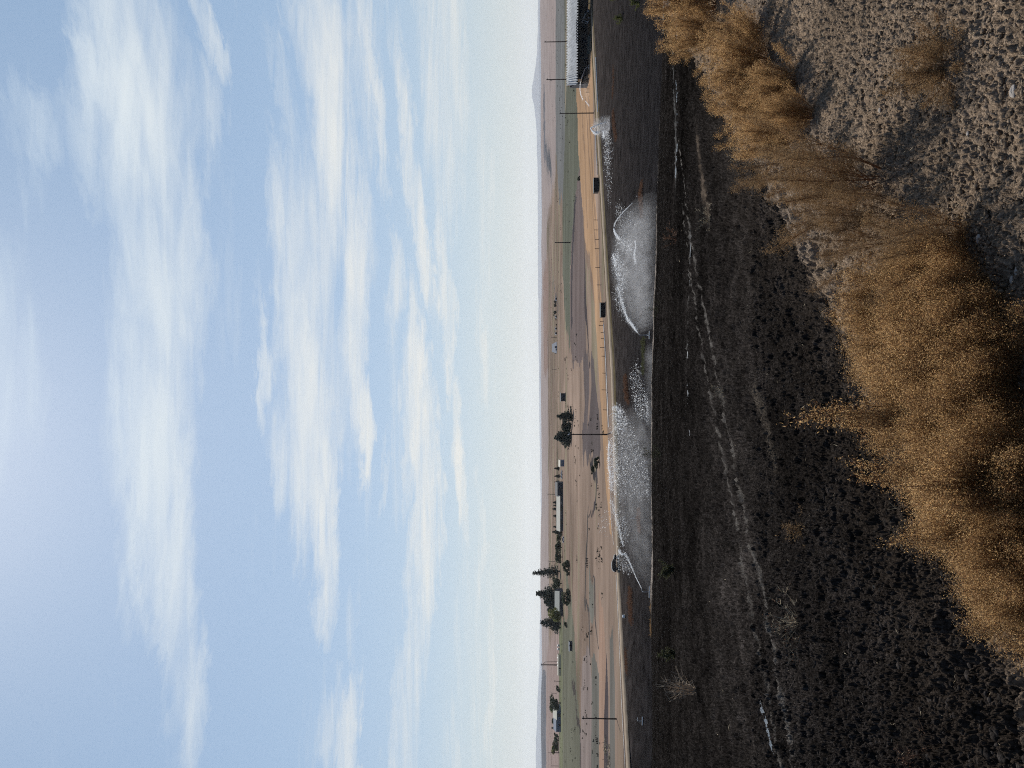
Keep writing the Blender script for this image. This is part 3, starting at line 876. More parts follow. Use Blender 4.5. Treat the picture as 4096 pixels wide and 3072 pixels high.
M['tumble'] = mat('tumbleweed_twig', RGB(178, 158, 134), .8, var=.2, scale=4, spec=.1)
twiggy('tumbleweed', 2797, 2765, .80, 3, M['tumble'], 'big bare tan tumbleweed standing on the dark slope beyond the wheel tracks', 'shrub', 15, 13, 0, spread=.55, rad=.010, lean=(0, 8))
twiggy('green_weed', 2704, 2275, .6, 4, M['weed_green'], 'green weed on the dark slope below the left jet of water', 'weed', 12, 12, 900, M['weed_green'], .6, .012, bsz=(.06, .14))
twiggy('green_weed', 2703, 2612, .6, 5, M['weed_green'], 'yellow-green weed on the dark slope between the left jet and the tumbleweed', 'weed', 12, 12, 900, M['weed_green'], .6, .012, bsz=(.06, .14))
twiggy('green_weed', 2642, 1240, 1.3, 25, M['weed_green'], 'thin grey-green weed near the crest below the biggest spray', 'weed', 8, 8, 300, M['weed_green'], .8, .012, bsz=(.05, .1))
twiggy('green_weed', 2650, 1820, 1.3, 26, M['weed_green'], 'thin olive weed near the crest below the speckled spray', 'weed', 9, 8, 350, M['weed_green'], .8, .012, bsz=(.05, .1))
twiggy('dry_twigs', 3215, 2480, .30, 6, M['straw'], 'reddish dry branch lying on the dark field left of the tracks', 'dead branch', 12, 12, 200, M['weed_tan'], 1.0, .004, bsz=(.01, .025))
twiggy('dry_twigs', 3225, 2120, .22, 7, M['kochia2'], 'small brown dry weed between the tracks and the near clump', 'dead branch', 12, 12, 500, M['kochia2'], .9, .003, bsz=(.008, .02))
twiggy('dry_twigs', 2858, 875, .35, 8, M['straw'], 'pale dry twigs near the puddle line on the right', 'dead branch', 10, 10, 80, M['straw'], 1.0, .006, bsz=(.015, .03))
twiggy('dry_twigs', 2925, 1560, .30, 9, M['straw'], 'pale dry twigs right beside the wheel track', 'dead branch', 8, 9, 60, M['straw'], 1.0, .005, bsz=(.015, .03))
twiggy('dry_twigs', 3015, 610, .26, 10, M['straw'], 'pale forked roots at the lip where the far clump ends', 'dead branch', 12, 9, 300, M['kochia2'], 1.0, .005, bsz=(.01, .025))
twiggy('dry_twigs', 2716, 960, .7, 28, M['weed_tan'], 'small rusty weed on the slope just under the misty crest', 'weed', 8, 8, 200, M['weed_tan'], .8, .01, bsz=(.05, .1))
twiggy('dry_twigs', 3725, 3000, .16, 29, M['weed_tan'], 'short rusty twig on the black clods at the lower left', 'dead branch', 7, 7, 100, M['weed_tan'], 1.0, .0025, bsz=(.006, .014))
twiggy('dry_twigs', 3735, 2060, .14, 30, M['straw'], 'tiny white twig by the left sprays of the near clump', 'dead branch', 6, 5, 0, None, 1.0, .002)

# olive weed on the far right of the dark slope
for i, (X, Y, hh, lab) in enumerate([(2462, -10, 2.6, 'big olive bush at the right frame edge below the open shed'), (2480, 70, 2.2, 'lower olive bush beside the big one, under the shed'),
                                     (2548, 10, 2.0, 'dark olive bush nearest the slope crest at the right frame edge')]):
    twiggy('olive_bush', X + 10, Y, hh, 40 + i, M['weed_green'], lab, 'bush', 14, 14, 2600, M['leaf_olive'], .9, .03, bsz=(.15, .35))

# strips of dry weeds in the irrigated field: one mass each


def weed_strip(label, pts, h, n, mt, seed, wid=.8):
    r = np.random.default_rng(seed)
    G = np.array([ground(*p, ymin=150)[:] for p in pts])
    t = r.uniform(0, len(G) - 1.001, n); k = t.astype(int); f = (t - k)[:, None]
    c = G[k] * (1 - f) + G[k + 1] * f
    env = np.sin(np.clip(t / (len(G) - 1), 0, 1) * math.pi) ** .4 * (.15 + 1.5 * fbm(t * 9, t * 0, 3, seed) ** 1.5)
    c[:, 1] += r.normal(0, wid, n); c[:, 0] += r.normal(0, .2, n)
    hh = .62 * h * env * r.uniform(.4, 1.3, n)
    c[:, 2] = H(c[:, 0], c[:, 1]) - .03
    tip = c + np.stack([r.normal(0, .25, n) * hh, r.normal(0, .25, n) * hh, hh], -1)
    w_ = np.stack([r.uniform(.03, .08, n), r.normal(0, .05, n), np.zeros(n)], -1)
    lv = np.stack([c - w_, c + w_, tip + w_ * .3, tip - w_ * .3], 1).reshape(-1, 3)
    o = link('weed_strip', mesh_np('weed_strip', lv, np.arange(4 * n).reshape(-1, 4), mt))
    return tag(o, label, 'weeds', None, 'stuff')


weed_strip('rusty dry weeds under the right-hand jet by the shed', [(2452, 440), (2458, 500), (2466, 560)], 1.3, 2200, M['weed_tan'], 1)
weed_strip('rusty dry weed strip right of the middle spray', [(2566, 725), (2567, 800), (2569, 872)], 1.0, 2200, M['weed_tan'], 2)
weed_strip('rusty oval patch of weeds between the two sprays', [(2500, 1495), (2508, 1560), (2514, 1620)], 1.1, 2600, M['weed_tan'], 3)
weed_strip('thin rusty weeds seen through the left spray', [(2556, 2030), (2556, 2080), (2558, 2130)], .8, 1200, M['weed_tan'], 4)
weed_strip('rusty weeds behind the left pipe', [(2522, 2350), (2523, 2420), (2524, 2498)], .9, 2000, M['weed_tan'], 5)
weed_strip('tan weeds along the crest left of the pipe', [(2612, 2390), (2614, 2480), (2613, 2570)], 1.1, 2600, M['kochia2'], 6)
weed_strip('green weeds beside the middle sprinkler', [(2575, 1345), (2574, 1400), (2573, 1500)], .9, 1500, M['weed_green'], 7)
weed_strip('thin rusty weeds low on the left', [(2502, 2590), (2505, 2650), (2507, 2700)], .6, 800, M['weed_tan'], 8)
weed_strip('brown weeds at the foot of the far right field', [(2452, 250), (2455, 320), (2450, 400)], .6, 700, M['weed_tan'], 9)

# ------------------------------------------------------------------ loose straw, chips and stones on the soil
n = 1500
r = np.random.default_rng(99)
yy_ = 2.2 / (r.random(n) * .97 + .022); xx_ = r.uniform(-.58, .58, n) * yy_
c = np.stack([xx_, yy_, H_near(xx_, yy_)], -1)
L_ = np.clip(c[:, 1] * .0028, .007, .07) * r.uniform(.4, 2.2, n); ph = r.uniform(0, 6.28, n)
ax = np.stack([np.cos(ph), np.sin(ph), r.normal(0, .25, n)], -1) * L_[:, None]
sd_ = np.stack([-np.sin(ph), np.cos(ph), r.normal(0, .6, n)], -1) * (L_ * .06)[:, None]
c[:, 2] += .030 + .01 * r.random(n)
md = c + np.stack([r.normal(0, 1, n), r.normal(0, 1, n), r.uniform(0, 1, n)], -1) * L_[:, None] * .15
lv = np.stack([c - ax, md - sd_, c + ax, md + sd_], 1).reshape(-1, 3)
tag(link('straw', mesh_np('straw', lv, np.arange(4 * n).reshape(-1, 4), M['straw'])), kind='stuff')

# clods lying on the bank and the field: loose lumps of earth


def lumps(name, n, fx, size, mt, seed, sink=.3):
    r = np.random.default_rng(seed)
    ico_v = np.array([(-1, 0, .6), (1, 0, .5), (0, 1, .55), (0, -1, .5), (0, 0, 1), (0, 0, -1), (.7, .7, 0), (-.7, .7, .1), (.7, -.7, .1), (-.7, -.7, 0)])
    ico_v = np.array([(0, 0, 1), (.89, 0, .45), (.28, .85, .45), (-.72, .53, .45), (-.72, -.53, .45), (.28, -.85, .45), (.72, .53, -.45), (-.28, .85, -.45), (-.89, 0, -.45), (-.28, -.85, -.45), (.72, -.53, -.45), (0, 0, -1)])
    ico_f = np.array([(0, 1, 2), (0, 2, 3), (0, 3, 4), (0, 4, 5), (0, 5, 1), (1, 6, 2), (2, 7, 3), (3, 8, 4), (4, 9, 5), (5, 10, 1), (2, 6, 7), (3, 7, 8), (4, 8, 9), (5, 9, 10), (1, 10, 6), (11, 7, 6), (11, 8, 7), (11, 9, 8), (11, 10, 9), (11, 6, 10)])
    P = fx(r, n)
    n = len(P)
    s_ = size(r, P, n)
    sc = s_[:, None, None] * r.uniform(.65, 1.25, (n, 1, 3)) * np.array([1.1, 1, .75])
    vv = ico_v[None] * sc * r.uniform(.75, 1.2, (n, 12, 1)); ph = r.uniform(0, 6.28, n)
    cx = np.cos(ph)[:, None]; sxn = np.sin(ph)[:, None]
    vv = np.stack([vv[..., 0] * cx - vv[..., 1] * sxn, vv[..., 0] * sxn + vv[..., 1] * cx, vv[..., 2]], -1)
    vv = vv + P[:, None, :]
    ff = ico_f[None] + (np.arange(n) * 12)[:, None, None]
    cv = None
    return vv.reshape(-1, 3), ff.reshape(-1, 3), n


def bank_pts(r, n):
    a = r.uniform(-.62, .62, n); y = np.exp(r.uniform(math.log(2.0), math.log(13), n)); x = a * (y + .6)
    k = edge_y(x) - y > .05
    x, y = x[k], y[k]
    return np.stack([x, y, H_near(x, y) + .016], -1)


def field_pts(r, n):
    a = r.uniform(-.62, .62, n); y = np.exp(r.uniform(math.log(2.2), math.log(14), n)); x = a * (y + .6)
    d = (edge_y(x) - y) / 1.62
    k = (d < -.02) & (r.random(n) < .35 + .65 * np.exp(d / .5))
    x, y = x[k], y[k]
    return np.stack([x, y, H_near(x, y) + .03], -1)


for nm, n, fx, sz, mt, colr, sd0 in (('clods', 42000, bank_pts, lambda r, P, n: .004 + .011 * r.random(n) ** 3, M['bank'], (.188, .144, .104), 5),
                                     ('dark_clods', 30000, field_pts, lambda r, P, n: .006 + .020 * r.random(n) ** 3, M['dark'], (.036, .031, .028), 6)):
    vv, ff, n_ = lumps(nm, n, fx, sz, mt, sd0)
    tag(link(nm, mesh_np(nm, vv, ff, mt, np.tile(np.array(colr), (len(vv), 1)) * np.repeat(np.random.default_rng(1).uniform(.6, 1.3, (n_, 1)), 12, 0))), kind='stuff')

# pale stones on the bank
STN = [(4080, 365, .016, 'pale grey stone near the corner of the open dirt'), (4070, 1120, .010, 'pale stone at the foot of the near clump'),
       (3935, 955, .012, 'small bluish-white stone on the grey dirt'), (3535, 440, .010, 'small pale stone right of the thin shrubs'),
       (3890, 535, .008, 'little pale stone on the open dirt'), (4090, 1085, .010, 'dark split stone by the front frame edge')]
for i, (X, Y, sz_, lab) in enumerate(STN):
    g = ground(X, Y); r = np.random.default_rng(300 + i)
    me = bpy.data.meshes.new('stone')
    bm_ = bmesh.new(); bmesh.ops.create_icosphere(bm_, subdivisions=3, radius=sz_)
    for v in bm_.verts:
        q = v.co / sz_
        f = 1 + .35 * (float(vnoise(np.array([q.x * 1.8 + i]), np.array([q.y * 1.8 + q.z]), 3)[0]) - .5)
        v.co = Vector((v.co.x * 1.5 * f, v.co.y * .9 * f, v.co.z * .6 * f))
    bm_.to_mesh(me); bm_.free(); me.materials.append(M['stone'])
    tag(link('stone', me, None, (g.x, g.y, g.z + sz_ * .3 + .015)), lab, 'stone', 'pale stones on the dirt bank')

# ------------------------------------------------------------------ puddles in the furrows


def puddle(pts, n, w, seed, flat=1.0):
    r = np.random.default_rng(seed)
    G = np.array([ground(*p)[:] for p in pts]); seg = np.r_[0, np.cumsum(np.hypot(*(np.diff(G[:, :2], axis=0).T)))]
    VV, FF = [], []
    for i in range(n):
        s_ = r.uniform(0, seg[-1]); x = np.interp(s_, seg, G[:, 0]); y = np.interp(s_, seg, G[:, 1])
        k = min(np.searchsorted(seg, s_), len(seg) - 1); dv = G[k] - G[k - 1]; an = math.atan2(dv[1], dv[0])
        x += r.normal(0, w * .35); y += r.normal(0, w * .35)
        la = w * r.uniform(.25, 1.3); lb = w * r.uniform(.08, .35)
        b = len(VV); z = float(H_near(np.array([x]), np.array([y]))[0]) + .055
        ta = r.normal(0, .05); tb = r.normal(0, .10)
        for j in range(9):
            t = 2 * math.pi * j / 9; q = r.uniform(.6, 1.25)
            ex, ey = la * math.cos(t) * q, lb * math.sin(t) * q
            VV.append((x + ex * math.cos(an) - ey * math.sin(an), y + ex * math.sin(an) + ey * math.cos(an), z + ex * ta + ey * tb))
        FF.append(tuple(range(b, b + 9)))
    return VV, FF


pv, pf = [], []
for args in (([(2772, 940), (2769, 1010), (2767, 1190), (2760, 1341), (2756, 1514)], 420, .13, 1), ([(2712, 100), (2710, 300), (2716, 480), (2716, 580), (2708, 700)], 380, .20, 2),
             ([(3050, 2784), (3075, 2860), (3099, 2943), (3112, 3000)], 110, .06, 4), ([(2756, 1514), (2766, 1700), (2772, 1760)], 40, .16, 6),
             ([(2690, 0), (2690, 140), (2700, 340)], 22, .2, 5)):
    a, b = puddle(*args); o_ = len(pv); pv += a; pf += [tuple(i + o_ for i in f) for f in b]
me = bpy.data.meshes.new('puddle_water'); me.from_pydata(pv, [], pf); me.materials.append(M['water']); me.update()
tag(link('puddle_water', me), kind='structure')
#PART2

# ------------------------------------------------------------------ distant trees
HZ = 2163.0


def tri_cloud(c, size, r, flat=.6):
    n = len(c)
    a = unit(r.normal(0, 1, (n, 3)) * np.array([1, 1, flat])); b = unit(np.cross(a, r.normal(0, 1, (n, 3))))
    s_ = (size * r.uniform(.6, 1.4, n))[:, None]
    return np.stack([c - a * s_, c + b * s_ * .6, c + a * s_, c - b * s_ * .6], 1).reshape(-1, 3)


def make_tree(kind, X, Y, Xt, wpx, label, mt, seed, lean=0.0, group=None, bare=.08):
    """X base pixel, Xt top pixel, wpx crown width in pixels"""
    g = ground(X, Y, 200); k = g.y / F_PX
    Hh = (X - Xt) * k; W = wpx * k * 1.22
    r = np.random.default_rng(seed)
    o = empty({'con': 'conifer_tree', 'round': 'leafy_tree', 'bush': 'bush'}[kind], (g.x, g.y, g.z - .1))
    tag(o, label, {'con': 'conifer', 'round': 'tree', 'bush': 'bush'}[kind], group)
    if kind == 'con':
        mb = MB(); mb.tube([(0, 0, 0), (lean * Hh * .5, 0, Hh * .5), (lean * Hh, 0, Hh)], [W * .05 + .12, W * .03 + .06, .05], 7); mb.build('trunk', M['bark'], o)
        P = []
        nl = 26
        for i in range(nl):
            t = (i + .5) / nl; zz = Hh * (bare + (1 - bare) * t)
            Rr = W * .5 * (1 - t) ** .75 * r.uniform(.75, 1.15) + W * .02
            for q in range(9):
                an = r.uniform(0, 6.28); L = Rr * r.uniform(.55, 1.18)
                m_ = max(3, int(16 * L / (W * .5)))
                f = r.uniform(.1, 1, m_)[:, None]
                P.append(np.array([lean * zz, 0, zz]) + np.array([math.cos(an) * L, math.sin(an) * L, -L * .12]) * f + np.array([0, 0, 1]) * (f ** 2 * L * .14) + r.normal(0, .035 * W, (m_, 3)) * np.array([1, 1, .5]))
        P = np.concatenate(P); sz = W * .040 + .08
    else:
        mb = MB(); fk = Hh * (.35 if kind == 'round' else .2)
        mb.tube([(0, 0, 0), (0, 0, fk)], [W * .03 + .05, W * .025 + .04], 7)
        for q in range(5):
            an = q * 1.26 + .4
            mb.tube([(0, 0, fk * .9), (math.cos(an) * W * .15, math.sin(an) * W * .15, Hh * .6), (math.cos(an) * W * .28, math.sin(an) * W * .28, Hh * .8)], [W * .02 + .03, W * .012 + .02, .02], 5)
        mb.build('trunk', M['bark'], o)
        P = []
        nlb = 16 if kind == 'round' else 11
        for q in range(nlb):
            an = r.uniform(0, 6.28); rr = W * .5 * r.uniform(.1, .78)
            zz = Hh * (r.uniform(.28, .85) if kind == 'round' else r.uniform(.12, .75)); lr = min(W, Hh) * r.uniform(.12, .25)
            m_ = 170
            d = unit(r.normal(0, 1, (m_, 3))) * (lr * r.uniform(.5, 1.05, m_) ** .5)[:, None]
            P.append(np.array([math.cos(an) * rr, math.sin(an) * rr * .8, min(zz, Hh - lr * .8)]) + d * np.array([1.25, 1.1, .85]))
        P = np.concatenate(P); P = P[P[:, 2] > 0.05]; sz = min(W, Hh) * .045 + .06
    lv = tri_cloud(P, sz, r)
    link('crown', mesh_np('crown', lv, np.arange(len(lv)).reshape(-1, 4), mt), o)
    return o


G1 = 'conifers beside the middle farm'; G2 = 'trees round the white-roofed farm'; G3 = 'trees of the left farmstead'
TREES = [
 ('con', 2292, 1662, 2228, 54, 'dark conifer with a leaning tip, right one of the middle pair', M['conifer'], 1, -.05, G1),
 ('bush', 2288, 1698, 2240, 40, 'lower dark tree filling the gap between the two middle conifers', M['conifer'], 2, 0, G1),
 ('con', 2284, 1742, 2219, 76, 'widest conifer of the middle pair, beside the utility pole', M['conifer'], 3, -.10, G1),
 ('bush', 2280, 1768, 2240, 34, 'small dark bush at the foot of the widest middle conifer', M['conifer'], 4, 0, G1),
 ('con', 2238, 1874, 2216, 14, 'tiny conifer by the small dark house', M['conifer'], 5, 0, G2),
 ('con', 2240, 1905, 2217, 14, 'tiny conifer between the white cars and the long shed', M['conifer'], 6, 0, G2),
 ('con', 2238, 1928, 2217, 12, 'tiny conifer at the right end of the dark shed', M['conifer'], 7, 0, G2),
 ('con', 2232, 2010, 2211, 15, 'small conifer poking over the long white roof, first from the right', M['conifer'], 8, 0, G2),
 ('con', 2232, 2022, 2213, 13, 'small conifer poking over the long white roof, second from the right', M['conifer'], 9, 0, G2),
 ('con', 2232, 2036, 2209, 16, 'small conifer poking over the middle of the long white roof', M['conifer'], 10, 0, G2),
 ('con', 2240, 2064, 2212, 18, 'dark conifer behind the long white roof, left of the three small ones', M['conifer'], 11, 0, G2),
 ('bush', 2240, 2085, 2218, 34, 'dark tree mass behind the left part of the long white roof', M['conifer'], 12, 0, G2),
 ('con', 2246, 2107, 2212, 20, 'dark conifer behind the left end of the long white roof', M['conifer'], 13, 0, G2),
 ('con', 2250, 2128, 2209, 26, 'pointed conifer just left of the long white roof', M['conifer'], 14, 0, G2),
 ('round', 2248, 2152, 2226, 34, 'dark leafy tree between the pointed conifer and the round green one', M['leaf_dark'], 15, 0, G2),
 ('round', 2248, 2190, 2217, 44, 'round green tree right of the tall conifer', M['leaf_dark'], 16, 0, G2),
 ('round', 2250, 2228, 2216, 46, 'second round green tree touching the tall conifer', M['leaf_dark'], 17, 0, G2),
 ('bush', 2279, 2262, 2242, 50, 'dark bush at the foot of the tall conifer', M['leaf_dark'], 18, 0, G2),
 ('bush', 2278, 2290, 2256, 40, 'low dark bush left of the tall conifer on the field edge', M['leaf_dark'], 19, 0, G2),
 ('con', 2240, 2285, 2131, 52, 'tallest conifer, its thin top standing above the skyline', M['conifer'], 20, -.08, G2),
 ('round', 2248, 2334, 2208, 40, 'green feathery tree between the two tallest conifers', M['leaf_dark'], 21, 0, G2),
 ('con', 2247, 2378, 2145, 76, 'broad dark conifer behind the cream-roofed house', M['conifer'], 22, .02, G2),
 ('con', 2247, 2408, 2178, 84, 'dense conifer over the middle of the cream-roofed house', M['conifer'], 23, 0, G2),
 ('con', 2247, 2440, 2190, 66, 'dark conifer over the left half of the cream-roofed house', M['conifer'], 24, 0, G2),
 ('bush', 2282, 2400, 2240, 96, 'wide dark hedge bush below the cream-roofed house', M['leaf_dark'], 25, 0, G2),
 ('round', 2254, 2464, 2190, 44, 'yellow-green tree at the left end of the cream-roofed house', M['leaf_olive'], 26, 0, G2),
 ('con', 2242, 2494, 2163, 68, 'open-branched conifer standing left of the yellow-green tree', M['conifer'], 27, .03, G2),
 ('bush', 2270, 2500, 2250, 22, 'small round bush below the open-branched conifer', M['leaf_dark'], 28, 0, G2),
 ('round', 2243, 2760, 2224, 34, 'dark clipped tree right of the larger tree by the left barn', M['leaf_dark'], 29, 0, G3),
 ('round', 2243, 2812, 2197, 66, 'large dark tree at the right side of the left barn', M['leaf_dark'], 30, 0, G3),
 ('round', 2236, 2838, 2200, 34, 'thin olive tree behind the white roof of the left barn', M['leaf_olive'], 31, 0, G3),
 ('round', 2240, 2887, 2198, 24, 'dark tree showing over the ridge of the left barn', M['leaf_dark'], 32, 0, G3),
 ('con', 2240, 2912, 2206, 24, 'dark conifer behind the left slope of the left barn', M['conifer'], 33, 0, G3),
 ('bush', 2236, 2946, 2210, 44, 'dark bush left of the left barn', M['leaf_dark'], 34, 0, G3),
 ('bush', 2234, 2975, 2206, 40, 'dark bush with olive top, second left of the left barn', M['leaf_dark'], 35, 0, G3),
 ('bush', 2234, 2996, 2197, 30, 'olive bush beside the field gate at the left edge', M['leaf_olive'], 36, 0, G3),
 ('bush', 2320, 714, 2308, 16, 'lone small bush behind the tan field on the right', M['leaf_dark'], 37, 0, None),
 ('bush', 2263, 1436, 2256, 14, 'tiny dark bush out on the plain right of the box-shaped hut', M['leaf_dark'], 38, 0, None),
 ('bush', 2226, 1206, 2214, 14, 'dark tree at the right end of the far farm', M['conifer'], 39, 0, 'trees of the far farm'),
 ('bush', 2226, 1222, 2213, 16, 'dark tree beside the first one at the far farm', M['conifer'], 40, 0, 'trees of the far farm'),
 ('round', 2227, 1250, 2213, 24, 'largest dark tree clump of the far farm', M['conifer'], 41, 0, 'trees of the far farm'),
 ('bush', 2227, 1278, 2220, 14, 'low tree left of the largest clump of the far farm', M['conifer'], 42, 0, 'trees of the far farm'),
 ('bush', 2228, 1300, 2222, 12, 'last low tree at the left end of the far farm', M['conifer'], 43, 0, 'trees of the far farm'),
 ('bush', 2398, 1850, 2368, 44, 'dark scrub growing in the gully of the middle plain', M['leaf_dark'], 44, 0, None),
 ('bush', 2377, 1880, 2360, 34, 'low dark scrub left of the gully scrub', M['leaf_dark'], 45, 0, None),
]
for t in TREES:
    make_tree(t[0], t[1], t[2], t[3], t[4], t[5], t[6], t[7] + 500, t[8], t[9])

n = 1500
r = np.random.default_rng(555)
yy_ = np.exp(r.uniform(math.log(235), math.log(1500), n)); xx_ = r.uniform(-.62, .62, n) * yy_
k_ = (yy_ > road_y(xx_) + 12) & (fbm(xx_ / 40, yy_ / 25, 3, 91) > .57) & ~((yy_ < 360) & (xx_ > -10))
xx_, yy_ = xx_[k_], yy_[k_]; c = np.stack([xx_, yy_, H_far(xx_, yy_)], -1)
c = np.repeat(c, 7, 0); sz_ = np.repeat(.25 + .5 * r.random(len(xx_)) ** 2, 7); c = c + r.normal(0, 1, c.shape) * np.stack([sz_ * 1.3, sz_, sz_ * .3], -1); c[:, 2] += sz_ * .5
lv = tri_cloud(c, .35, r, 1.0)
tag(link('scrub', mesh_np('scrub', lv, np.arange(len(lv)).reshape(-1, 4), mat('sage_scrub', RGB(86, 80, 66), .9, var=.3, scale=.3, spec=0))), kind='stuff')

# ------------------------------------------------------------------ buildings


def house(name, label, Yr, Yl, Xb, Xe, Xr, depth, wm_, rm_, cat='building', hip=0.0, doors=(), windows=(), over=.4, rot=0.0):
    Yc = (Yr + Yl) / 2; g = ground(Xb, Yc, 200); k = g.y / F_PX
    W = (Yl - Yr) * k / 2; he = (Xb - Xe) * k; hr = (Xb - Xr) * k
    o = empty(name, (g.x, g.y, g.z - .15), R(rot)); tag(o, label, cat)
    mb = MB(); mb.box(-W, W, 0, depth, 0, he)
    b = len(mb.v)                                              # gable ends
    mb.v += [(-W, 0, he), (-W, depth, he), (-W, depth / 2, he + (hr - he) * .96), (W, 0, he), (W, depth, he), (W, depth / 2, he + (hr - he) * .96)]
    mb.f += [(b, b + 2, b + 1), (b + 3, b + 4, b + 5)]
    mb.build('wall', wm_, o)
    rb = MB(); t = .12; hp = hip * W
    for s_ in (0, 1):
        y0 = -over if s_ == 0 else depth + over
        z0 = he - over * (hr - he) / (depth / 2)
        b = len(rb.v)
        x0, x1 = -W - over, W + over
        rb.v += [(x0, y0, z0), (x1, y0, z0), (x1 - hp, depth / 2, hr), (x0 + hp, depth / 2, hr), (x0, y0, z0 + t), (x1, y0, z0 + t), (x1 - hp, depth / 2, hr + t), (x0 + hp, depth / 2, hr + t)]
        rb.f += [tuple(b + i for i in f) for f in ((0, 3, 2, 1), (4, 5, 6, 7), (0, 1, 5, 4), (1, 2, 6, 5), (2, 3, 7, 6), (3, 0, 4, 7))]
    rb.build('roof', rm_, o)
    for (fx, w_, h_) in doors:
        MB().box(fx * W - w_ / 2, fx * W + w_ / 2, -.07, .0, .1, h_).build('door', M['wood_dark'], o)
    for (fx, fz, w_, h_) in windows:
        wi = MB().box(fx * W - w_ / 2, fx * W + w_ / 2, -.05, .0, fz * he, fz * he + h_).build('window', M['white'], o)
        MB().box(fx * W - w_ / 2 + .08, fx * W + w_ / 2 - .08, -.07, -.05, fz * he + .08, fz * he + h_ - .08).build('pane', M['glass'], wi)
    return o


house('long_shed', 'long low shed with a bright white roof behind the middle plain', 1986, 2124, 2252, 2239, 2226, 9, M['barn_dark'], M['white_roof'], 'shed', doors=((-.5, 2, 2.2), (.3, 3, 2.2)), windows=((.0, .45, 1.5, .8), (-.2, .45, 1.5, .8), (.6, .45, 1.5, .8)))
house('dark_shed', 'dark shed joined to the right end of the white-roofed shed', 1932, 1984, 2252, 2229, 2221, 9, M['barn_dark'], M['barn_dark'], 'shed', doors=((0, 3, 3),))
house('farmhouse', 'dark house with a cream roof under the broad conifers', 2366, 2462, 2252, 2236, 2219, 9, M['barn_dark'], M['white_roof'], 'house', hip=.14, doors=((.2, 1, 2.1),), windows=((-.5, .4, 1.2, 1), (.6, .4, 1.2, 1)))
house('hip_roof_house', 'distant blue-grey house with a hipped roof on the open plain', 1371, 1410, 2228, 2224, 2208, 14, M['cream'], M['barn_blue'], 'house', hip=.42, doors=((.1, 2, 2.4),), windows=((-.4, .1, 2, 1.5),), over=1.0)
house('box_hut', 'small dark box-shaped hut right of the middle conifers', 1573, 1605, 2262, 2243, 2240, 5, M['barn_dark'], M['barn_dark'], 'hut', doors=((-.4, 1.2, 2.2),))
house('pump_house', 'small dark flat hut on the left green slope', 2571, 2604, 2289, 2277, 2275, 3, M['barn_dark'], M['barn_blue'], 'hut', doors=((.3, .9, 1.9),))
house('small_house', 'tiny grey house with a pale roof right of the dark shed', 1842, 1866, 2256, 2240, 2234, 6, M['barn_blue'], M['white_roof'], 'house', windows=((0, .4, 1.2, .9),))
house('cream_trailer', 'long cream trailer on the brow of the left green slope', 2620, 2703, 2243, 2233, 2230, 3.2, M['cream'], M['white_roof'], 'trailer', doors=((-.3, .9, 2),), over=.1)
house('left_barn', 'blue-grey barn with a bright roof beside the left trees', 2842, 2880, 2243, 2226, 2212, 12, M['barn_blue'], M['white_roof'], 'barn', doors=((0, 3, 2.8),))
house('barn_wing', 'lower blue-grey barn wing sloping down to the left', 2882, 2928, 2243, 2224, 2214, 12, M['barn_blue'], M['barn_blue'], 'barn', doors=((.2, 2, 2),), windows=((-.5, .4, 1, .8),))
for i, (Y, lab) in enumerate([(1195, 'tiny white house at the right end of the far farm'), (1266, 'tiny white house left of the largest tree of the far farm'), (1314, 'tiny pale shed at the left end of the far farm'), (1333, 'tiny pale shed alone left of the far farm')]):
    house('far_house', lab, Y - 4, Y + 4, 2228, 2222, 2220, 8, M['white'], M['barn_blue'], 'house', doors=((0, 2, 2),))
for i, (Y, lab) in enumerate([(2602, 'white storage dome just right of the cream trailer'), (2617, 'white storage dome over the right end of the cream trailer'), (2652, 'white storage dome behind the middle of the cream trailer'),
                              (2672, 'white storage dome behind the left part of the cream trailer'), (2684, 'white storage dome at the left end of the cream trailer')]):
    g = ground(2241, Y, 200); k = g.y / F_PX; rr = 4.2 * k
    o = empty('storage_tank', (g.x, g.y + 12, g.z - .2)); tag(o, lab, 'tank', 'white tanks behind the trailer')
    MB().tube([(0, 0, 0), (0, 0, 10 * k)], rr, 16).build('tank_body', M['steel'], o)
    MB().tube([(0, 0, 10 * k), (0, 0, 10 * k + rr * .3), (0, 0, 10 * k + rr * .5)], [rr * 1.04, rr * .6, .1], 16).build('roof', M['white'], o)

# ------------------------------------------------------------------ open shed on the right
g0 = ground(2356, 330, 200); kk = g0.y / F_PX
shed = empty('open_shed', (g0.x, g0.y, g0.z), R(-9)); tag(shed, 'long open-fronted shed with a ribbed metal roof at the right frame edge', 'shed')
LW = 48.0; DP = 9.0; HE = 47 * kk; HR = 84 * kk
mb = MB(); mb.box(0, LW, DP, DP + .2, 0, HR * .86); mb.build('back_wall', M['barn_dark'], shed)
mb = MB(); mb.prism([(0, 0), (0, 0)], 0, 0) if False else None
b_ = MB(); b_.v += [(0, 2.2, 0), (0, DP, 0), (0, DP, HR * .86), (0, 2.2, HE * 1.0), (.15, 2.2, 0), (.15, DP, 0), (.15, DP, HR * .86), (.15, 2.2, HE)]
b_.f += [(0, 1, 2, 3), (7, 6, 5, 4), (0, 4, 5, 1), (1, 5, 6, 2), (2, 6, 7, 3), (3, 7, 4, 0)]
b_.build('side_wall', M['barn_dark'], shed)
MB().box(.3, 1.6, 1.0, 1.2, 1.0 + HE * .38, HE - .1).build('cream_panel', M['cream'], shed)
for i in range(9):
    MB().box(i * 6, i * 6 + .22, 0, .22, -.3, HE).build('post', M['wood_dark'], shed)
    if i < 8: MB().box(i * 6 + .1, i * 6 + .22, .3, DP, HE * .94, HE).build('rafter', M['wood_dark'], shed)
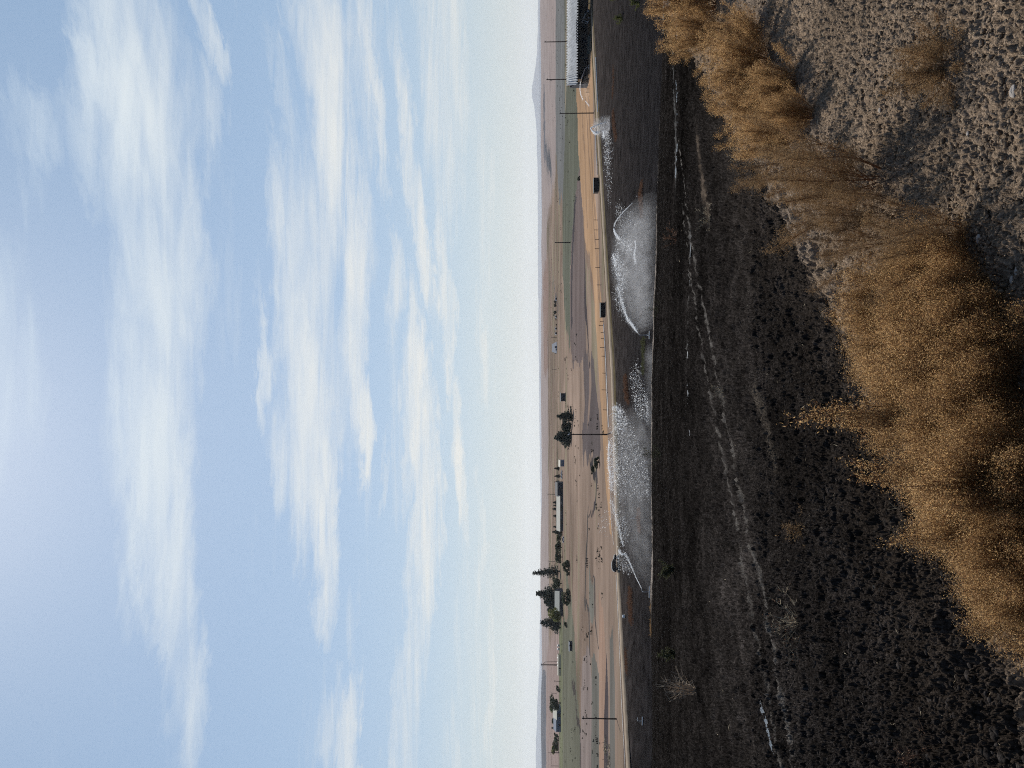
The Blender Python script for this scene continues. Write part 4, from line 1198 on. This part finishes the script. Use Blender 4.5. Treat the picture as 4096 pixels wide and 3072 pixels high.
MB().box(-.2, LW, -.15, 0, HE - .35, HE - .02).build('fascia', M['wood_dark'], shed)
for i in range(8):
    MB().box(i * 6 + .22, i * 6 + 6, .05, .12, 1.0, 1.12).build('rail', M['wood_dark'], shed)
# ribbed roof: real ribs along the fall, left end raked back
nx = int(LW / .09)
xs_ = np.linspace(-.9, LW, nx)
VV = []
for j, (yy, zz, rk) in enumerate([(-.7, HE + .05, 0), (DP * .5, (HE + HR) / 2 + .02, 1.0), (DP, HR, 2.0), (DP + 3, HR - 1.2, 2.0)]):
    rib = .34 * np.clip(np.sin(xs_ / 1.05 * 2 * math.pi) * 1.8, -.7, 1)
    VV.append(np.stack([xs_ + rk * (1 - np.clip(xs_ / 6, 0, 1)), np.full(nx, yy), zz + rib], -1))
VV = np.array(VV); I = np.arange(VV.shape[0] * nx).reshape(VV.shape[0], nx)
rq = np.stack([I[:-1, :-1], I[:-1, 1:], I[1:, 1:], I[1:, :-1]], -1).reshape(-1, 4)
link('roof', mesh_np('roof', VV.reshape(-1, 3), rq, M['metal_roof']), shed)
MB().box(15, 24, -.15, .0, HE + .30, HE + .62).build('gutter', M['black'], shed)

# tractor in the shed mouth
g = ground(2359, 66, 200)
tr = empty('tractor', (g.x, g.y - 1.5, g.z), R(4)); tag(tr, 'dark tractor with raised pale loader arm in front of the open shed', 'tractor')
MB().prism([(-2.6, .8), (-.3, .8), (-.3, 2.0), (-2.4, 1.8), (-2.7, 1.5)], -.45, .45).build('hood', M['black'], tr)
cb_ = MB().prism([(-.3, .9), (1.3, .9), (1.5, 1.6), (1.2, 3.1), (-.1, 3.1), (-.3, 2.0)], -.7, .7).build('cab', M['black'], tr)
MB().prism([(-.15, 2.05), (1.15, 1.9), (1.05, 2.9), (0, 2.9)], -.72, .72).build('window', M['glass'], cb_)
for (x, rr) in ((.8, .95), (-2.0, .6)):
    for s_ in (-1, 1):
        w_ = MB().tube([(x, s_ * .95 - .22, rr), (x, s_ * .95 + .22, rr)], rr, 20).build('wheel', M['rubber'], tr)
        MB().tube([(x, s_ * .95 - .24, rr), (x, s_ * .95 + .24, rr)], rr * .5, 14).build('rim', M['rim'], w_)
MB().tube([(0, .8, 1.6), (-1.6, .8, 2.6), (-2.6, .8, 3.3), (-3.4, .8, 1.3)], .12, 6).tube([(0, -.8, 1.6), (-1.6, -.8, 2.6), (-2.6, -.8, 3.3), (-3.4, -.8, 1.3)], .12, 6).build('loader_arm', M['white'], tr)
MB().prism([(-3.3, .6), (-4.1, .9), (-4.2, 1.4), (-3.3, 1.5)], -1, 1).build('bucket', M['steel'], tr)

# teal flatbed trailer before the shed
g = ground(2364, 182, 200)
tl = empty('flatbed_trailer', (g.x, g.y - .5, g.z), R(-9)); tag(tl, 'dark teal trailer parked in front of the open shed', 'trailer')
MB().box(-3.2, 3.2, -1, 1, .55, 1.25).build('deck', M['teal'], tl)
MB().box(-3.2, 3.2, -1.03, -.97, 1.25, 1.45).box(-3.2, -3.12, -.97, 1, 1.25, 1.45).build('side_rail', M['teal'], tl)
for x in (-2.0, -1.0, 1.6):
    w_ = MB().tube([(x, -1.0, .42), (x, -.75, .42)], .42, 16).build('wheel', M['rubber'], tl)
    MB().tube([(x, -1.03, .42), (x, -.9, .42)], .2, 12).build('rim', M['rim'], w_)
MB().tube([(3.2, 0, .7), (4.6, 0, .55)], .07, 6).build('drawbar', M['black'], tl)
# pipe gate at the shed's left end
p0 = at_depth(2352, 328, g0.y - 3); 
gt = empty('pipe_gate', (p0.x - 2.6, p0.y, g0.z)); tag(gt, 'dark pipe gate left of the open shed', 'gate')
for z_ in (.5, .95, 1.4): MB().tube([(-1.6, 0, z_ - .1), (1.6, .8, z_)], .045, 6).build('bar', M['wood_dark'], gt)
for x in (-1.6, 0, 1.6): MB().tube([(x, .25 * (x + 1.6), 0), (x, .25 * (x + 1.6), 1.5)], .05, 6).build('post', M['wood_dark'], gt)

# ------------------------------------------------------------------ utility poles


def upole(label, Xb, Y, Xt, group, rad=.15, arm=1.1, n_ins=3, extra=None, yy=None, arm_rot=80, name='utility_pole', mt_=None):
    g = ground(Xb, Y, 200)
    if yy: g = at_depth(Xb, Y, yy)
    k = g.y / F_PX; Hh = (Xb - Xt) * k
    o = empty(name, (g.x, g.y, g.z - .3), R(arm_rot)); tag(o, label, 'pole', group)
    Hh += .3
    MB().tube([(0, 0, 0), (0, 0, Hh)], [rad, rad * .68], 10).build('pole', mt_ or M['pole'], o)
    if arm:
        a = MB().box(-arm, arm, -.06 - rad, .06 - rad, Hh - .55, Hh - .40).build('crossarm', mt_ or M['pole'], o)
        for i in range(n_ins):
            x = -arm * .9 + 1.8 * arm * i / max(1, n_ins - 1)
            MB().tube([(x, -rad, Hh - .40), (x, -rad, Hh - .28), (x, -rad, Hh - .18)], [.03, .07, .05], 8).build('insulator', M['insul'], a)
    if extra == 'transformer':
        MB().tube([(rad + .3, 0, Hh - 2.6), (rad + .3, 0, Hh - 1.7)], .26, 12).build('transformer', M['black'], o)
        MB().tube([(-.2, 0, Hh - 1.2), (-.9, 0, Hh - 1.2)], .04, 6).build('bracket', M['black'], o)
    if extra == 'lamp':
        MB().tube([(0, 0, Hh - .1), (0, 0, Hh + .28)], [.2, .12], 10).build('cap', M['white'], o)
    return o


GP = 'utility poles along the valley road'
upole('dark pole by the road just right of the sprinkler spray', 2376, 452, 2239, GP, .22, .7)
upole('tall dark pole against the middle plain with a pale cap', 2428, 1738, 2276, GP, .24, .7, extra='lamp')
upole('dark pole beside the road at the left of the scene', 2487, 2876, 2349, GP, .2, .7)
upole('pole rising behind the middle of the shed roof', 2345, 165, 2178, GP, .28, .8, yy=332)
upole('pole with a transformer behind the left end of the shed roof', 2345, 316, 2186, GP, .28, 1.0, 3, 'transformer', yy=332)
GF = 'far power poles on the plain'
upole('thin far pole on the grey-green belt right of the far farm', 2280, 970, 2219, GF, .35, 1.6, yy=440)
upole('thin far pole between the far farm and the hipped house', 2227, 1349, 2205, GF, .35, 1.2)
upole('faint far pole left of the hipped house', 2226, 1477, 2208, GF, .25, .9)
upole('thin far pole above the right end of the white-roofed shed', 2224, 1977, 2190, GF, .35, 2.0, arm_rot=0)
upole('thin far pole just right of the tallest conifer', 2222, 2247, 2194, GF, .3, 1.0, arm_rot=20)
upole('thin far pole left of the cream trailer', 2242, 2725, 2216, GF, .25, 1.0)
upole('thin far pole between the two left dark trees', 2226, 2773, 2205, GF, .25, 1.0)
upole('thin pole of the field gate at the left frame edge', 2236, 3012, 2192, GF, .25, 0, 0)
upole('second thin pole of the field gate at the left frame edge', 2234, 3064, 2204, GF, .22, 0, 0)
# steel transmission pole with stay
g = ground(2236, 2660, 200); k = g.y / F_PX; Hh = 72 * k
o = empty('transmission_pole', (g.x, g.y, g.z)); tag(o, 'tall double transmission pole standing behind the cream trailer', 'pole')
MB().tube([(0, 0, 0), (0, 0, Hh)], [.55, .35], 10).build('pole', M['pole'], o)
MB().tube([(3.0, 0, 0), (2.6, 0, Hh * .75), (1.2, 0, Hh * .86)], [.22, .2, .15], 8).build('side_pole', M['pole'], o)
for z_ in (.78, .88, .97): MB().box(-1.4, 1.6, -.12, .12, Hh * z_ - .15, Hh * z_ + .15).build('crossarm', M['pole'], o)
# pipe frame at the left edge
g = ground(2238, 3040, 200); k = g.y / F_PX
o = empty('field_gate', (g.x, g.y, g.z)); tag(o, 'thin grey goalpost-like pipe frame at the left frame edge', 'frame')
for x in (30 * k, -36 * k): MB().tube([(x, 0, 0), (x, 0, 34 * k)], .12, 6).build('post', M['pole'], o)
MB().tube([(30 * k, 0, 34 * k), (-36 * k, 0, 30 * k)], .10, 6).build('top_rail', M['pole'], o)

# ------------------------------------------------------------------ road side: containers, fence, pipes, car
for (Yr, Yl, Xt, Xb, lab) in ((710, 768, 2376, 2395, 'long dark container beside the road, the farther right one'), (1210, 1268, 2403, 2421, 'long dark container beside the road above the biggest spray')):
    g = ground(Xb, (Yr + Yl) / 2, 170); g.z = max(g.z, float(H_far(np.array([g.x]), np.array([g.y]))[0])); k = g.y / F_PX
    o = empty('container', (g.x, g.y, g.z)); tag(o, lab, 'container', 'dark containers beside the road')
    W = (Yl - Yr) * k / 2; hh = (Xb - Xt) * k
    mb = MB(); mb.box(-W, W, 0, 2.2, .12, hh)
    for i in range(13): x = -W + .15 + i * (2 * W - .3) / 12; mb.box(x - .06, x + .06, -.05, 0, .2, hh - .1)
    mb.build('body', M['black'], o)
    MB().box(-W - .05, W + .05, -.08, 2.28, hh, hh + .09).build('lid', M['teal'], o)
    for x in (-W * .8, W * .8): MB().box(x - .12, x + .12, 0, 2.2, -.1, .12).build('skid', M['wood_dark'], o)
    for s_ in (-1, 1): MB().box(s_ * .04, s_ * W * .45, -.085, -.052, .25, hh - .2).build('door', M['black'], o)

FPX = [(880, 2392), (920, 2393), (958, 2396), (995, 2397), (1070, 2400), (1140, 2405), (1287, 2414), (1302, 2415), (1330, 2417), (1355, 2418), (1390, 2420), (1425, 2420), (1493, 2425), (1560, 2427), (1640, 2430)]
gb = ground(2394, 920, 170)
fence = empty('post_fence', gb); tag(fence, 'row of short dark fence posts between the road and the tan field', 'fence')
prev = None
for (Y, Xb) in FPX:
    g = ground(Xb, Y, 170); L = g - gb; h_ = 1.35 + .25 * math.sin(Y)
    MB().tube([(L.x, L.y, L.z - .2), (L.x + .05, L.y, L.z + h_)], .10, 6).build('post', M['pole'], fence)
    t_ = Vector((L.x, L.y, L.z + h_ - .2))
    if prev is not None: MB().tube([prev, t_], .012, 4).tube([prev - Vector((0, 0, .45)), t_ - Vector((0, 0, .45))], .012, 4).build('wire', M['steel'], fence)
    prev = t_


def long_pipe(label, pts, rad, mt, h=.18, name='irrigation_pipe'):
    G = [ground(X, Y, 160) + Vector((0, 0, h)) for (X, Y) in pts]
    o = empty(name, G[0]); tag(o, label, 'pipe')
    L = [p - G[0] for p in G]
    for i in range(len(L) - 1):
        MB().tube([L[i], L[i] + (L[i + 1] - L[i]) * .985], rad, 8).build('pipe_length', mt, o)
        if i: MB().tube([L[i] - (L[i + 1] - L[i]).normalized() * .15, L[i] + (L[i + 1] - L[i]).normalized() * .12], rad * 1.35, 8).build('coupler', M['steel'], o)
    return o


long_pipe('long white pipe on the verge left of the nearer dark container', [(2416, 1295), (2421, 1360), (2425, 1430), (2428, 1500), (2431, 1570), (2434, 1640), (2437, 1710)], .11, M['alu'])
long_pipe('pale pipe along the road edge between the poles and the car', [(2441, 1900), (2444, 1990), (2447, 2080), (2452, 2130), (2457, 2180)], .035, M['alu'])
long_pipe('thin white pipe along the road left of the car', [(2467, 2300), (2472, 2400), (2477, 2500), (2481, 2600), (2485, 2700), (2489, 2800), (2494, 2900), (2500, 3000), (2504, 3080)], .05, M['alu'])
long_pipe('pale pipe on the verge right of the farther dark container', [(2384, 540), (2386, 600), (2390, 660), (2391, 700)], .12, M['alu'])
long_pipe('white pipe on the ground before the shed, right of the first pole', [(2385, 230), (2389, 330), (2392, 400), (2393, 448)], .16, M['alu'])

# car heading right on the road
g = ground(2458, 2250, 160); 
gy = float(road_y(g.x)) - 1.6; g = Vector(((1536 - 2250) / F_PX * gy, gy, float(H_far(np.array([(1536 - 2250) / F_PX * gy]), np.array([gy + .4]))[0]) + .27))
slope = math.atan2(float(road_y(g.x + 3) - road_y(g.x - 3)), 6)
car = empty('car', g, slope); tag(car, 'dark hatchback driving along the road behind the left spray', 'car')
BP = [(-2.2, .32), (-1.75, .26), (1.9, .26), (2.2, .36), (2.25, .62), (2.1, .82), (1.2, .95), (-2.05, .98), (-2.25, .8)]
RP = [(-2.1, .96), (1.25, .95), (.45, 1.42), (.0, 1.5), (-1.2, 1.5), (-1.75, 1.36)]
bd = MB().prism(BP, -.88, .88).build('body', M['car'], car)
md_ = bd.modifiers.new('b', 'BEVEL'); md_.width = .07; md_.segments = 3
cabn = MB().prism(RP, -.74, .74).build('cabin', M['car'], car)
md_ = cabn.modifiers.new('b', 'BEVEL'); md_.width = .08; md_.segments = 3
for s_ in (-1, 1):
    MB().prism([(-1.6, 1.0), (-.45, 1.0), (-.45, 1.40), (-1.2, 1.40)], s_ * .765 - .01, s_ * .765 + .01).build('window', M['glass'], car)
    MB().prism([(-.38, 1.0), (1.0, 1.0), (.42, 1.38), (-.38, 1.40)], s_ * .765 - .01, s_ * .765 + .01).build('window', M['glass'], car)
    MB().box(2.18, 2.27, s_ * .66 - .16, s_ * .66 + .16, .6, .74).build('headlight', M['white'], car)
    MB().box(-2.28, -2.2, s_ * .68 - .13, s_ * .68 + .13, .7, .88).build('taillight', M['red'], car)
    MB().box(.75, .92, s_ * .98 - .1, s_ * .98 + .02, 1.0, 1.14).build('mirror', M['car'], car)
    for x in (-1.4, 1.4):
        w_ = MB().tube([(x, s_ * .80 - .1, .33), (x, s_ * .80 + .1, .33)], .33, 20).build('wheel', M['rubber'], car)
        MB().tube([(x, s_ * .80 - .11, .33), (x, s_ * .80 + .11, .33)], .19, 14).build('rim', M['rim'], w_)
# little timber pens
for (Y, Xb, n_, lab) in ((2248, 2352, 6, 'short row of dark stakes in the plain above the car'), (2960, 2392, 4, 'short broken fence of dark stakes at the left')):
    g = ground(Xb, Y, 200); k = g.y / F_PX
    o = empty('stake_fence', g); tag(o, lab, 'fence')
    for i in range(n_): x = (i - n_ / 2) * 7 * k; MB().tube([(x, 0, -.2), (x + .1, 0, 9 * k * (.8 + .4 * ((i * 7) % 3) / 2))], .16, 6).build('post', M['pole'], o)
    MB().tube([(-n_ / 2 * 7 * k, 0, 4 * k), ((n_ / 2 - 1) * 7 * k, 0, 4 * k)], .10, 5).build('rail', M['pole'], o)
# pile of pale branches at lower left of the plain
r = np.random.default_rng(77)
for i, (Y, X, lab) in enumerate(((3000, 2425, 'heap of pale dead branches at the left frame edge, farther one'), (3040, 2440, 'heap of pale dead branches at the left frame edge, nearer one'))):
    g = ground(X, Y, 180); o = empty('branch_pile', g); tag(o, lab, 'branch pile')
    mb = MB()
    for q in range(34):
        a = r.normal(0, 1, 3) * np.array([2.2, 1, .25]); d = unit(r.normal(0, 1, 3) * np.array([1, .6, .5])) * r.uniform(.7, 2)
        a[2] = abs(a[2]) + .1; e_ = a + d; e_[2] = abs(e_[2]); mb.tube([a, (a + e_) / 2 + r.normal(0, .12, 3), e_], [.09, .07, .03], 5, False)
    mb.build('branch', M['straw'], o)
# white bucket
g = ground(2499, 2465, 160); o = empty('bucket', g); tag(o, 'white upturned bucket in the dark field left of the car', 'bucket')
MB().tube([(0, 0, 0), (0, 0, .55), (0, 0, .6)], [.42, .32, .3], 16).build('bucket_body', M['white'], o); MB().tube([(0, 0, .02), (0, 0, .08)], .45, 16).build('brim', M['cream'], o)

# white cars by the farm
for (Y, lab) in ((1893, 'white pickup parked at the right of the farm yard'), (1905, 'white car parked beside the white pickup'), (2158, 'white car parked by the bushes left of the long shed')):
    g = ground(2250 if Y < 2000 else 2256, Y, 200); o = empty('parked_car', g, R(15)); tag(o, lab, 'car', 'white cars in the farm yard')
    MB().prism([(-2.3, .3), (2.3, .3), (2.3, .8), (1.2, .95), (-2.3, 1.0)], -.9, .9).build('body', M['white'], o)
    MB().prism([(-1.4, .96), (1.0, .95), (.4, 1.5), (-.9, 1.5)], -.75, .75).build('cabin', M['glass'], o)
    for x in (-1.4, 1.4): MB().tube([(x, -.95, .35), (x, .95, .35)], .35, 12).build('wheel', M['rubber'], o)

# ------------------------------------------------------------------ sprinklers and their water


def sprinkler(label, Xb, Y, Xn, Yn, pipe=1.2, mt=None, name='sprinkler', tripod=False, y_at=None):
    """Xb,Y foot; Xn,Yn nozzle tip"""
    g = ground(Xb, Y, 150)
    if y_at: g.y = y_at; g.x = (1536 - Y) / F_PX * y_at; g.z = float(H_far(np.array([g.x]), np.array([y_at]))[0])
    k = g.y / F_PX; mt = mt or M['alu']
    o = empty(name, (g.x, g.y, g.z)); tag(o, label, 'sprinkler')
    tip = at_depth(Xn, Yn, g.y) - g
    h_ = tip.z * .86
    MB().tube([(0, 0, 0), (0, 0, h_)], .055, 8).build('riser', mt, o)
    nz = MB().tube([(0, 0, h_), (tip.x * .3, 0, h_ + tip.z * .04), (tip.x, 0, tip.z)], [.09, .08, .045], 8).build('nozzle', mt, o)
    MB().box(tip.x * .45 - .1, tip.x * .45 + .1, -.16, -.1, h_ + .1, h_ + .3).build('impact_arm', M['steel'], nz)
    if pipe: MB().tube([(-pipe, .1, .13), (pipe, -.1, .13)], .10, 10).build('base_pipe', mt, o)
    if tripod:
        for a in (0, 2.1, 4.2): MB().tube([(math.cos(a) * .6, math.sin(a) * .6, 0), (0, 0, .8)], .03, 5).build('leg', mt, o)
    return o, g


s1, g1 = sprinkler('white sprinkler on a short pale pipe at the left end of the spray', 2600, 2368, 2566, 2354, 1.3)
s2, g2 = sprinkler('pale sprinkler riser at the left end of the biggest spray', 2600, 1340, 2552, 1331, .9, tripod=True)
s3, g3 = sprinkler('dark sprinkler at the right end of the biggest spray', 2553, 808, 2529, 812, 0, M['black'])
s4, g4 = sprinkler('dark sprinkler below the right-hand jet by the roadside pole', 2443, 487, 2425, 490, 0, M['black'])
s5, g5 = sprinkler('pale sprinkler in front of the open shed', 2357, 268, 2346, 272, .8, tripod=True)
sprinkler('idle white sprinkler bent over its pipe in the dark field at the left', 2572, 2884, 2549, 2869, 1.0)
sprinkler('small bright idle sprinkler head right of the biggest spray', 2560, 785, 2546, 783, 0, M['white'])
sprinkler('small bright idle sprinkler head inside the left spray', 2548, 2074, 2518, 2077, 0, M['alu'])


def spray(label, y0, jets, clouds, seed, volumes, sz=.045):
    """one body of water thrown by a sprinkler. jets: (polyline px, n, spread m). clouds: (polygon px, n, bias)"""
    r = np.random.default_rng(seed)
    o = empty('water_spray', at_depth(*jets[0][0][0], y0)); tag(o, label, 'water spray')
    org = np.array(o.location)
    C_, S_ = [], []
    for (poly, n, sp, s_) in jets:
        P = np.array([at_depth(a, b, y0)[:] for a, b in poly]); seg = np.r_[0, np.cumsum(np.linalg.norm(np.diff(P, axis=0), axis=1))]
        t = r.uniform(0, 1, n); q = np.stack([np.interp(t * seg[-1], seg, P[:, i]) for i in range(3)], -1)
        c = q + r.normal(0, 1, (n, 3)) * (sp * (.25 + t))[:, None] * np.array([.7, 1.5, .7])
        C_.append(c); S_.append(np.full(n, s_) * r.uniform(.6, 1.4, n))
    cj = np.concatenate(C_); sj = np.concatenate(S_)
    lv = tri_cloud(cj - org, sj, r, 1.0)
    link('jet', mesh_np('jet', lv, np.arange(len(lv)).reshape(-1, 4), M['drop']), o)
    C_ = []
    S_ = []
    for (poly, n, dep, s_) in clouds:
        P = np.array(poly, float); lo = P.min(0); hi = P.max(0)
        u = lo + (hi - lo) * r.random((n * 5, 2)); u = u[inpoly(u[:, 0], u[:, 1], poly)]
        cl = .45 + .8 * vnoise(u[:, 0] / 30, u[:, 1] / 40, seed + 1)
        u = u[r.random(len(u)) < cl * .8][:int(n * .55)]
        u = u + r.normal(0, 1, u.shape) * np.array([5.0, 13.0]); u[:, 0] = np.where(u[:, 0] > 2595, u[:, 0] - 10, u[:, 0])
        yy = y0 + r.normal(0, dep, len(u))
        d = Fv * F_PX + Rv * (1536.0 - u[:, 1])[:, None] + Uv * (2048.0 - u[:, 0])[:, None]
        C_.append(d * (yy / d[:, 1])[:, None]); S_.append(np.full(len(u), s_) * r.uniform(.5, 1.9, len(u)))
    if C_:
        c = np.concatenate(C_); s_ = np.concatenate(S_); lv = tri_cloud(c - org, s_, r, 1.0)
        link('droplets', mesh_np('droplets', lv, np.arange(len(lv)).reshape(-1, 4), M['drop']), o)
    return o


def mist(label, y0, poly, dens, thick, shells=5, aniso=.6, col=(.97, .97, 1.0)):
    P = np.array(poly, float); cen = P.mean(0); cen[0] = P[:, 0].max()
    mt_ = vol_mat('mist', col, dens / shells, aniso)
    nn_, ll_ = mt_.node_tree.nodes, mt_.node_tree.links
    t_c = nn_.new('ShaderNodeTexCoord'); mp_ = nn_.new('ShaderNodeMapping'); ll_.new(t_c.outputs['Object'], mp_.inputs[0]); mp_.inputs['Scale'].default_value = (.45, .12, .8); mp_.inputs['Rotation'].default_value = (0, R(25), 0)
    n_t = nn_.new('ShaderNodeTexNoise'); n_t.inputs['Scale'].default_value = 1.0; n_t.inputs['Detail'].default_value = 5; ll_.new(mp_.outputs[0], n_t.inputs['Vector'])
    m_r = nn_.new('ShaderNodeMapRange'); ll_.new(n_t.outputs['Fac'], m_r.inputs[0]); m_r.inputs[1].default_value = .33; m_r.inputs[2].default_value = .68; m_r.inputs[3].default_value = dens / shells * .35; m_r.inputs[4].default_value = dens / shells * 1.7
    ll_.new(m_r.outputs[0], [q for q in nn_ if q.type == 'PRINCIPLED_VOLUME'][0].inputs['Density'])
    VV, FF = [], []
    n = len(P)
    for s_ in range(shells):
        f = 1 - .075 * s_
        for (g_, dy) in ((.90, -thick * (1 - .2 * s_)), (1.0, -thick * .55 * (1 - .2 * s_)), (1.0, thick * .55 * (1 - .2 * s_)), (.90, thick * (1 - .2 * s_))):
            for p in P:
                q = cen + (p - cen) * f * g_ ; w_ = at_depth(q[0], q[1], y0) + Vector((0, dy, 0)); VV.append(w_[:])
    o = None
    for s_ in range(shells):
        b = s_ * 4 * n; F_ = []
        for k in range(3):
            for i in range(n):
                j = (i + 1) % n; F_.append((k * n + i, k * n + j, (k + 1) * n + j, (k + 1) * n + i))
        F_.append(tuple(range(n))[::-1]); F_.append(tuple(range(3 * n, 4 * n)))
        me = bpy.data.meshes.new('mist'); me.from_pydata(VV[b:b + 4 * n], [], F_); me.materials.append(mt_)
        bmm = bmesh.new(); bmm.from_mesh(me); bmesh.ops.recalc_face_normals(bmm, faces=bmm.faces); bmm.to_mesh(me); bmm.free()
        o = tag(link('mist', me), label if s_ == 0 else None, 'mist' if s_ == 0 else None, None, 'stuff')
    return o


yL, yM, yR, yF, yS = g1.y, g2.y, g3.y, g4.y, g5.y
spray('left spray: a slanting white jet breaking into a long veil of drops', yL,
      [([(2566, 2353), (2545, 2312), (2530, 2275), (2512, 2235), (2500, 2212)], 1700, .15, .045),
       ([(2500, 2214), (2490, 2218), (2480, 2212), (2478, 2200)], 900, .22, .05),
       ([(2492, 2180), (2484, 2150), (2472, 2100), (2458, 2050), (2447, 2000)], 1700, .40, .05)],
      [([(2505, 2215), (2470, 2200), (2465, 2240), (2480, 2275), (2530, 2290)], 1500, 1.5, .05),
       ([(2447, 2000), (2440, 2010), (2460, 2110), (2488, 2190), (2520, 2140), (2500, 2080)], 1800, 1.5, .05),
       ([(2452, 2010), (2425, 2040), (2390, 2100), (2420, 2130), (2450, 2090)], 500, 1.5, .05)], 21, None)
spray('speckled veil of falling drops above the olive weed on the crest', yL,
      [([(2437, 1765), (2434, 1800), (2434, 1850), (2440, 1900), (2444, 1960)], 1800, .35, .06),
       ([(2450, 1640), (2455, 1625), (2470, 1632), (2490, 1650)], 500, .4, .06)],
      [([(2446, 1630), (2480, 1630), (2520, 1680), (2560, 1780), (2600, 1900), (2605, 1990), (2450, 1990), (2440, 1800), (2448, 1700)], 9000, 3.0, .055),
       ([(2448, 1640), (2475, 1632), (2510, 1690), (2490, 1740), (2450, 1720)], 2200, 2.0, .06),
       ([(2434, 1760), (2452, 1760), (2475, 1850), (2470, 1960), (2442, 1960), (2436, 1850)], 2600, 2.0, .06),
       ([(2542, 1450), (2530, 1480), (2516, 1500), (2530, 1570), (2540, 1650), (2600, 1700), (2605, 1620), (2575, 1540), (2560, 1480)], 2600, 2.5, .065)], 22, None)
spray('biggest spray: left jet bursting upward from the pale riser', yM,
      [([(2551, 1331), (2532, 1305), (2518, 1287), (2508, 1272)], 2400, .30, .045),
       ([(2510, 1275), (2497, 1240), (2486, 1200), (2478, 1170), (2470, 1147)], 2300, .42, .05),
       ([(2528, 1292), (2545, 1320)], 300, .3, .05)],
      [([(2470, 1147), (2450, 1175), (2470, 1240), (2505, 1275), (2500, 1230)], 1200, 1.2, .05),
       ([(2448, 1015), (2455, 1070), (2470, 1130), (2490, 1180), (2500, 1120), (2480, 1050), (2470, 1010)], 2600, 1.6, .06)], 23, None)
spray('biggest spray: right jet arching left from the dark sprinkler', yR,
      [([(2529, 813), (2508, 833), (2488, 853), (2472, 873), (2460, 893), (2456, 908)], 1700, .12, .045),
       ([(2455, 914), (2460, 930), (2470, 950), (2480, 957)], 1400, .28, .06),
       ([(2540, 962), (2543, 985), (2538, 1010), (2538, 1030), (2543, 1055)], 1200, .22, .06),
       ([(2451, 1018), (2458, 1035), (2462, 1060)], 500, .3, .06)],
      [([(2480, 955), (2470, 975), (2495, 1000), (2520, 1010), (2535, 1000), (2515, 975)], 1300, 1.2, .06),
       ([(2470, 870), (2462, 950), (2475, 990), (2540, 990), (2560, 900), (2530, 840), (2500, 845)], 2200, 2.0, .045),
       ([(2470, 820), (2462, 850), (2480, 858), (2500, 838)], 500, .8, .05),
       ([(2452, 1020), (2448, 1080), (2480, 1140), (2520, 1120), (2500, 1040)], 1600, 1.5, .05)], 24, None)
spray('small bright spray beside the roadside pole', yF,
      [([(2425, 490), (2405, 494), (2386, 501), (2370, 508), (2363, 513)], 2200, .10, .07),
       ([(2363, 513), (2370, 524), (2380, 532), (2395, 530)], 1800, .28, .08), ([(2413, 520), (2415, 540), (2414, 552)], 700, .25, .07)],
      [([(2370, 480), (2366, 510), (2385, 535), (2420, 545), (2435, 500), (2420, 475)], 900, 1.0, .05),
       ([(2413, 550), (2420, 640), (2432, 760), (2440, 830), (2448, 830), (2455, 760), (2462, 660), (2458, 560), (2436, 520), (2420, 520)], 4200, 4.0, .075)], 25, None)
spray('thin pale arc of water in front of the open shed', yS,
      [([(2346, 272), (2340, 276), (2337, 284), (2332, 298), (2325, 315), (2321, 335), (2320, 355), (2323, 378), (2332, 400)], 2600, .14, .07),
       ([(2342, 404), (2350, 415), (2362, 428), (2374, 442)], 1100, .28, .07)], [], 26, None)
MP1 = [(2552, 1332), (2508, 1268), (2472, 1160), (2456, 1110), (2446, 1040), (2454, 985), (2454, 920), (2480, 870), (2530, 818), (2575, 800), (2614, 860), (2622, 1000), (2622, 1200), (2618, 1310), (2585, 1325)]
mist('pale mist hanging in the biggest spray', yM, [(x + 45 if x > 2610 else x, y) for x, y in MP1], .026, 13)
MP2 = [(2568, 2350), (2515, 2235), (2492, 2170), (2460, 2050), (2445, 1960), (2442, 1820), (2452, 1660), (2500, 1640), (2560, 1620), (2618, 1560), (2622, 1800), (2622, 2100), (2618, 2300), (2600, 2345)]
mist('pale mist hanging in the left spray', yL, [(x + 45 if x > 2610 else x, y) for x, y in MP2], .0125, 12)
mist('low bright mist lying along the crest between the sprays', yM - 4, [(2590, 1375), (2580, 1420), (2584, 1560), (2590, 1700), (2660, 1700), (2660, 1375)], .028, 6)
mist('faint mist right of the biggest spray along the crest', yR, [(2560, 700), (2590, 620), (2640, 640), (2640, 860), (2560, 820)], .02, 4)
mist('mist round the small bright spray', yF, [(2372, 485), (2368, 515), (2385, 540), (2420, 550), (2440, 520), (2438, 470), (2410, 470)], .10, 3)
mist('thin mist inside the arc of water by the shed', yS, [(2350, 290), (2330, 310), (2323, 350), (2335, 400), (2370, 436), (2372, 380), (2360, 300)], .03, 2)
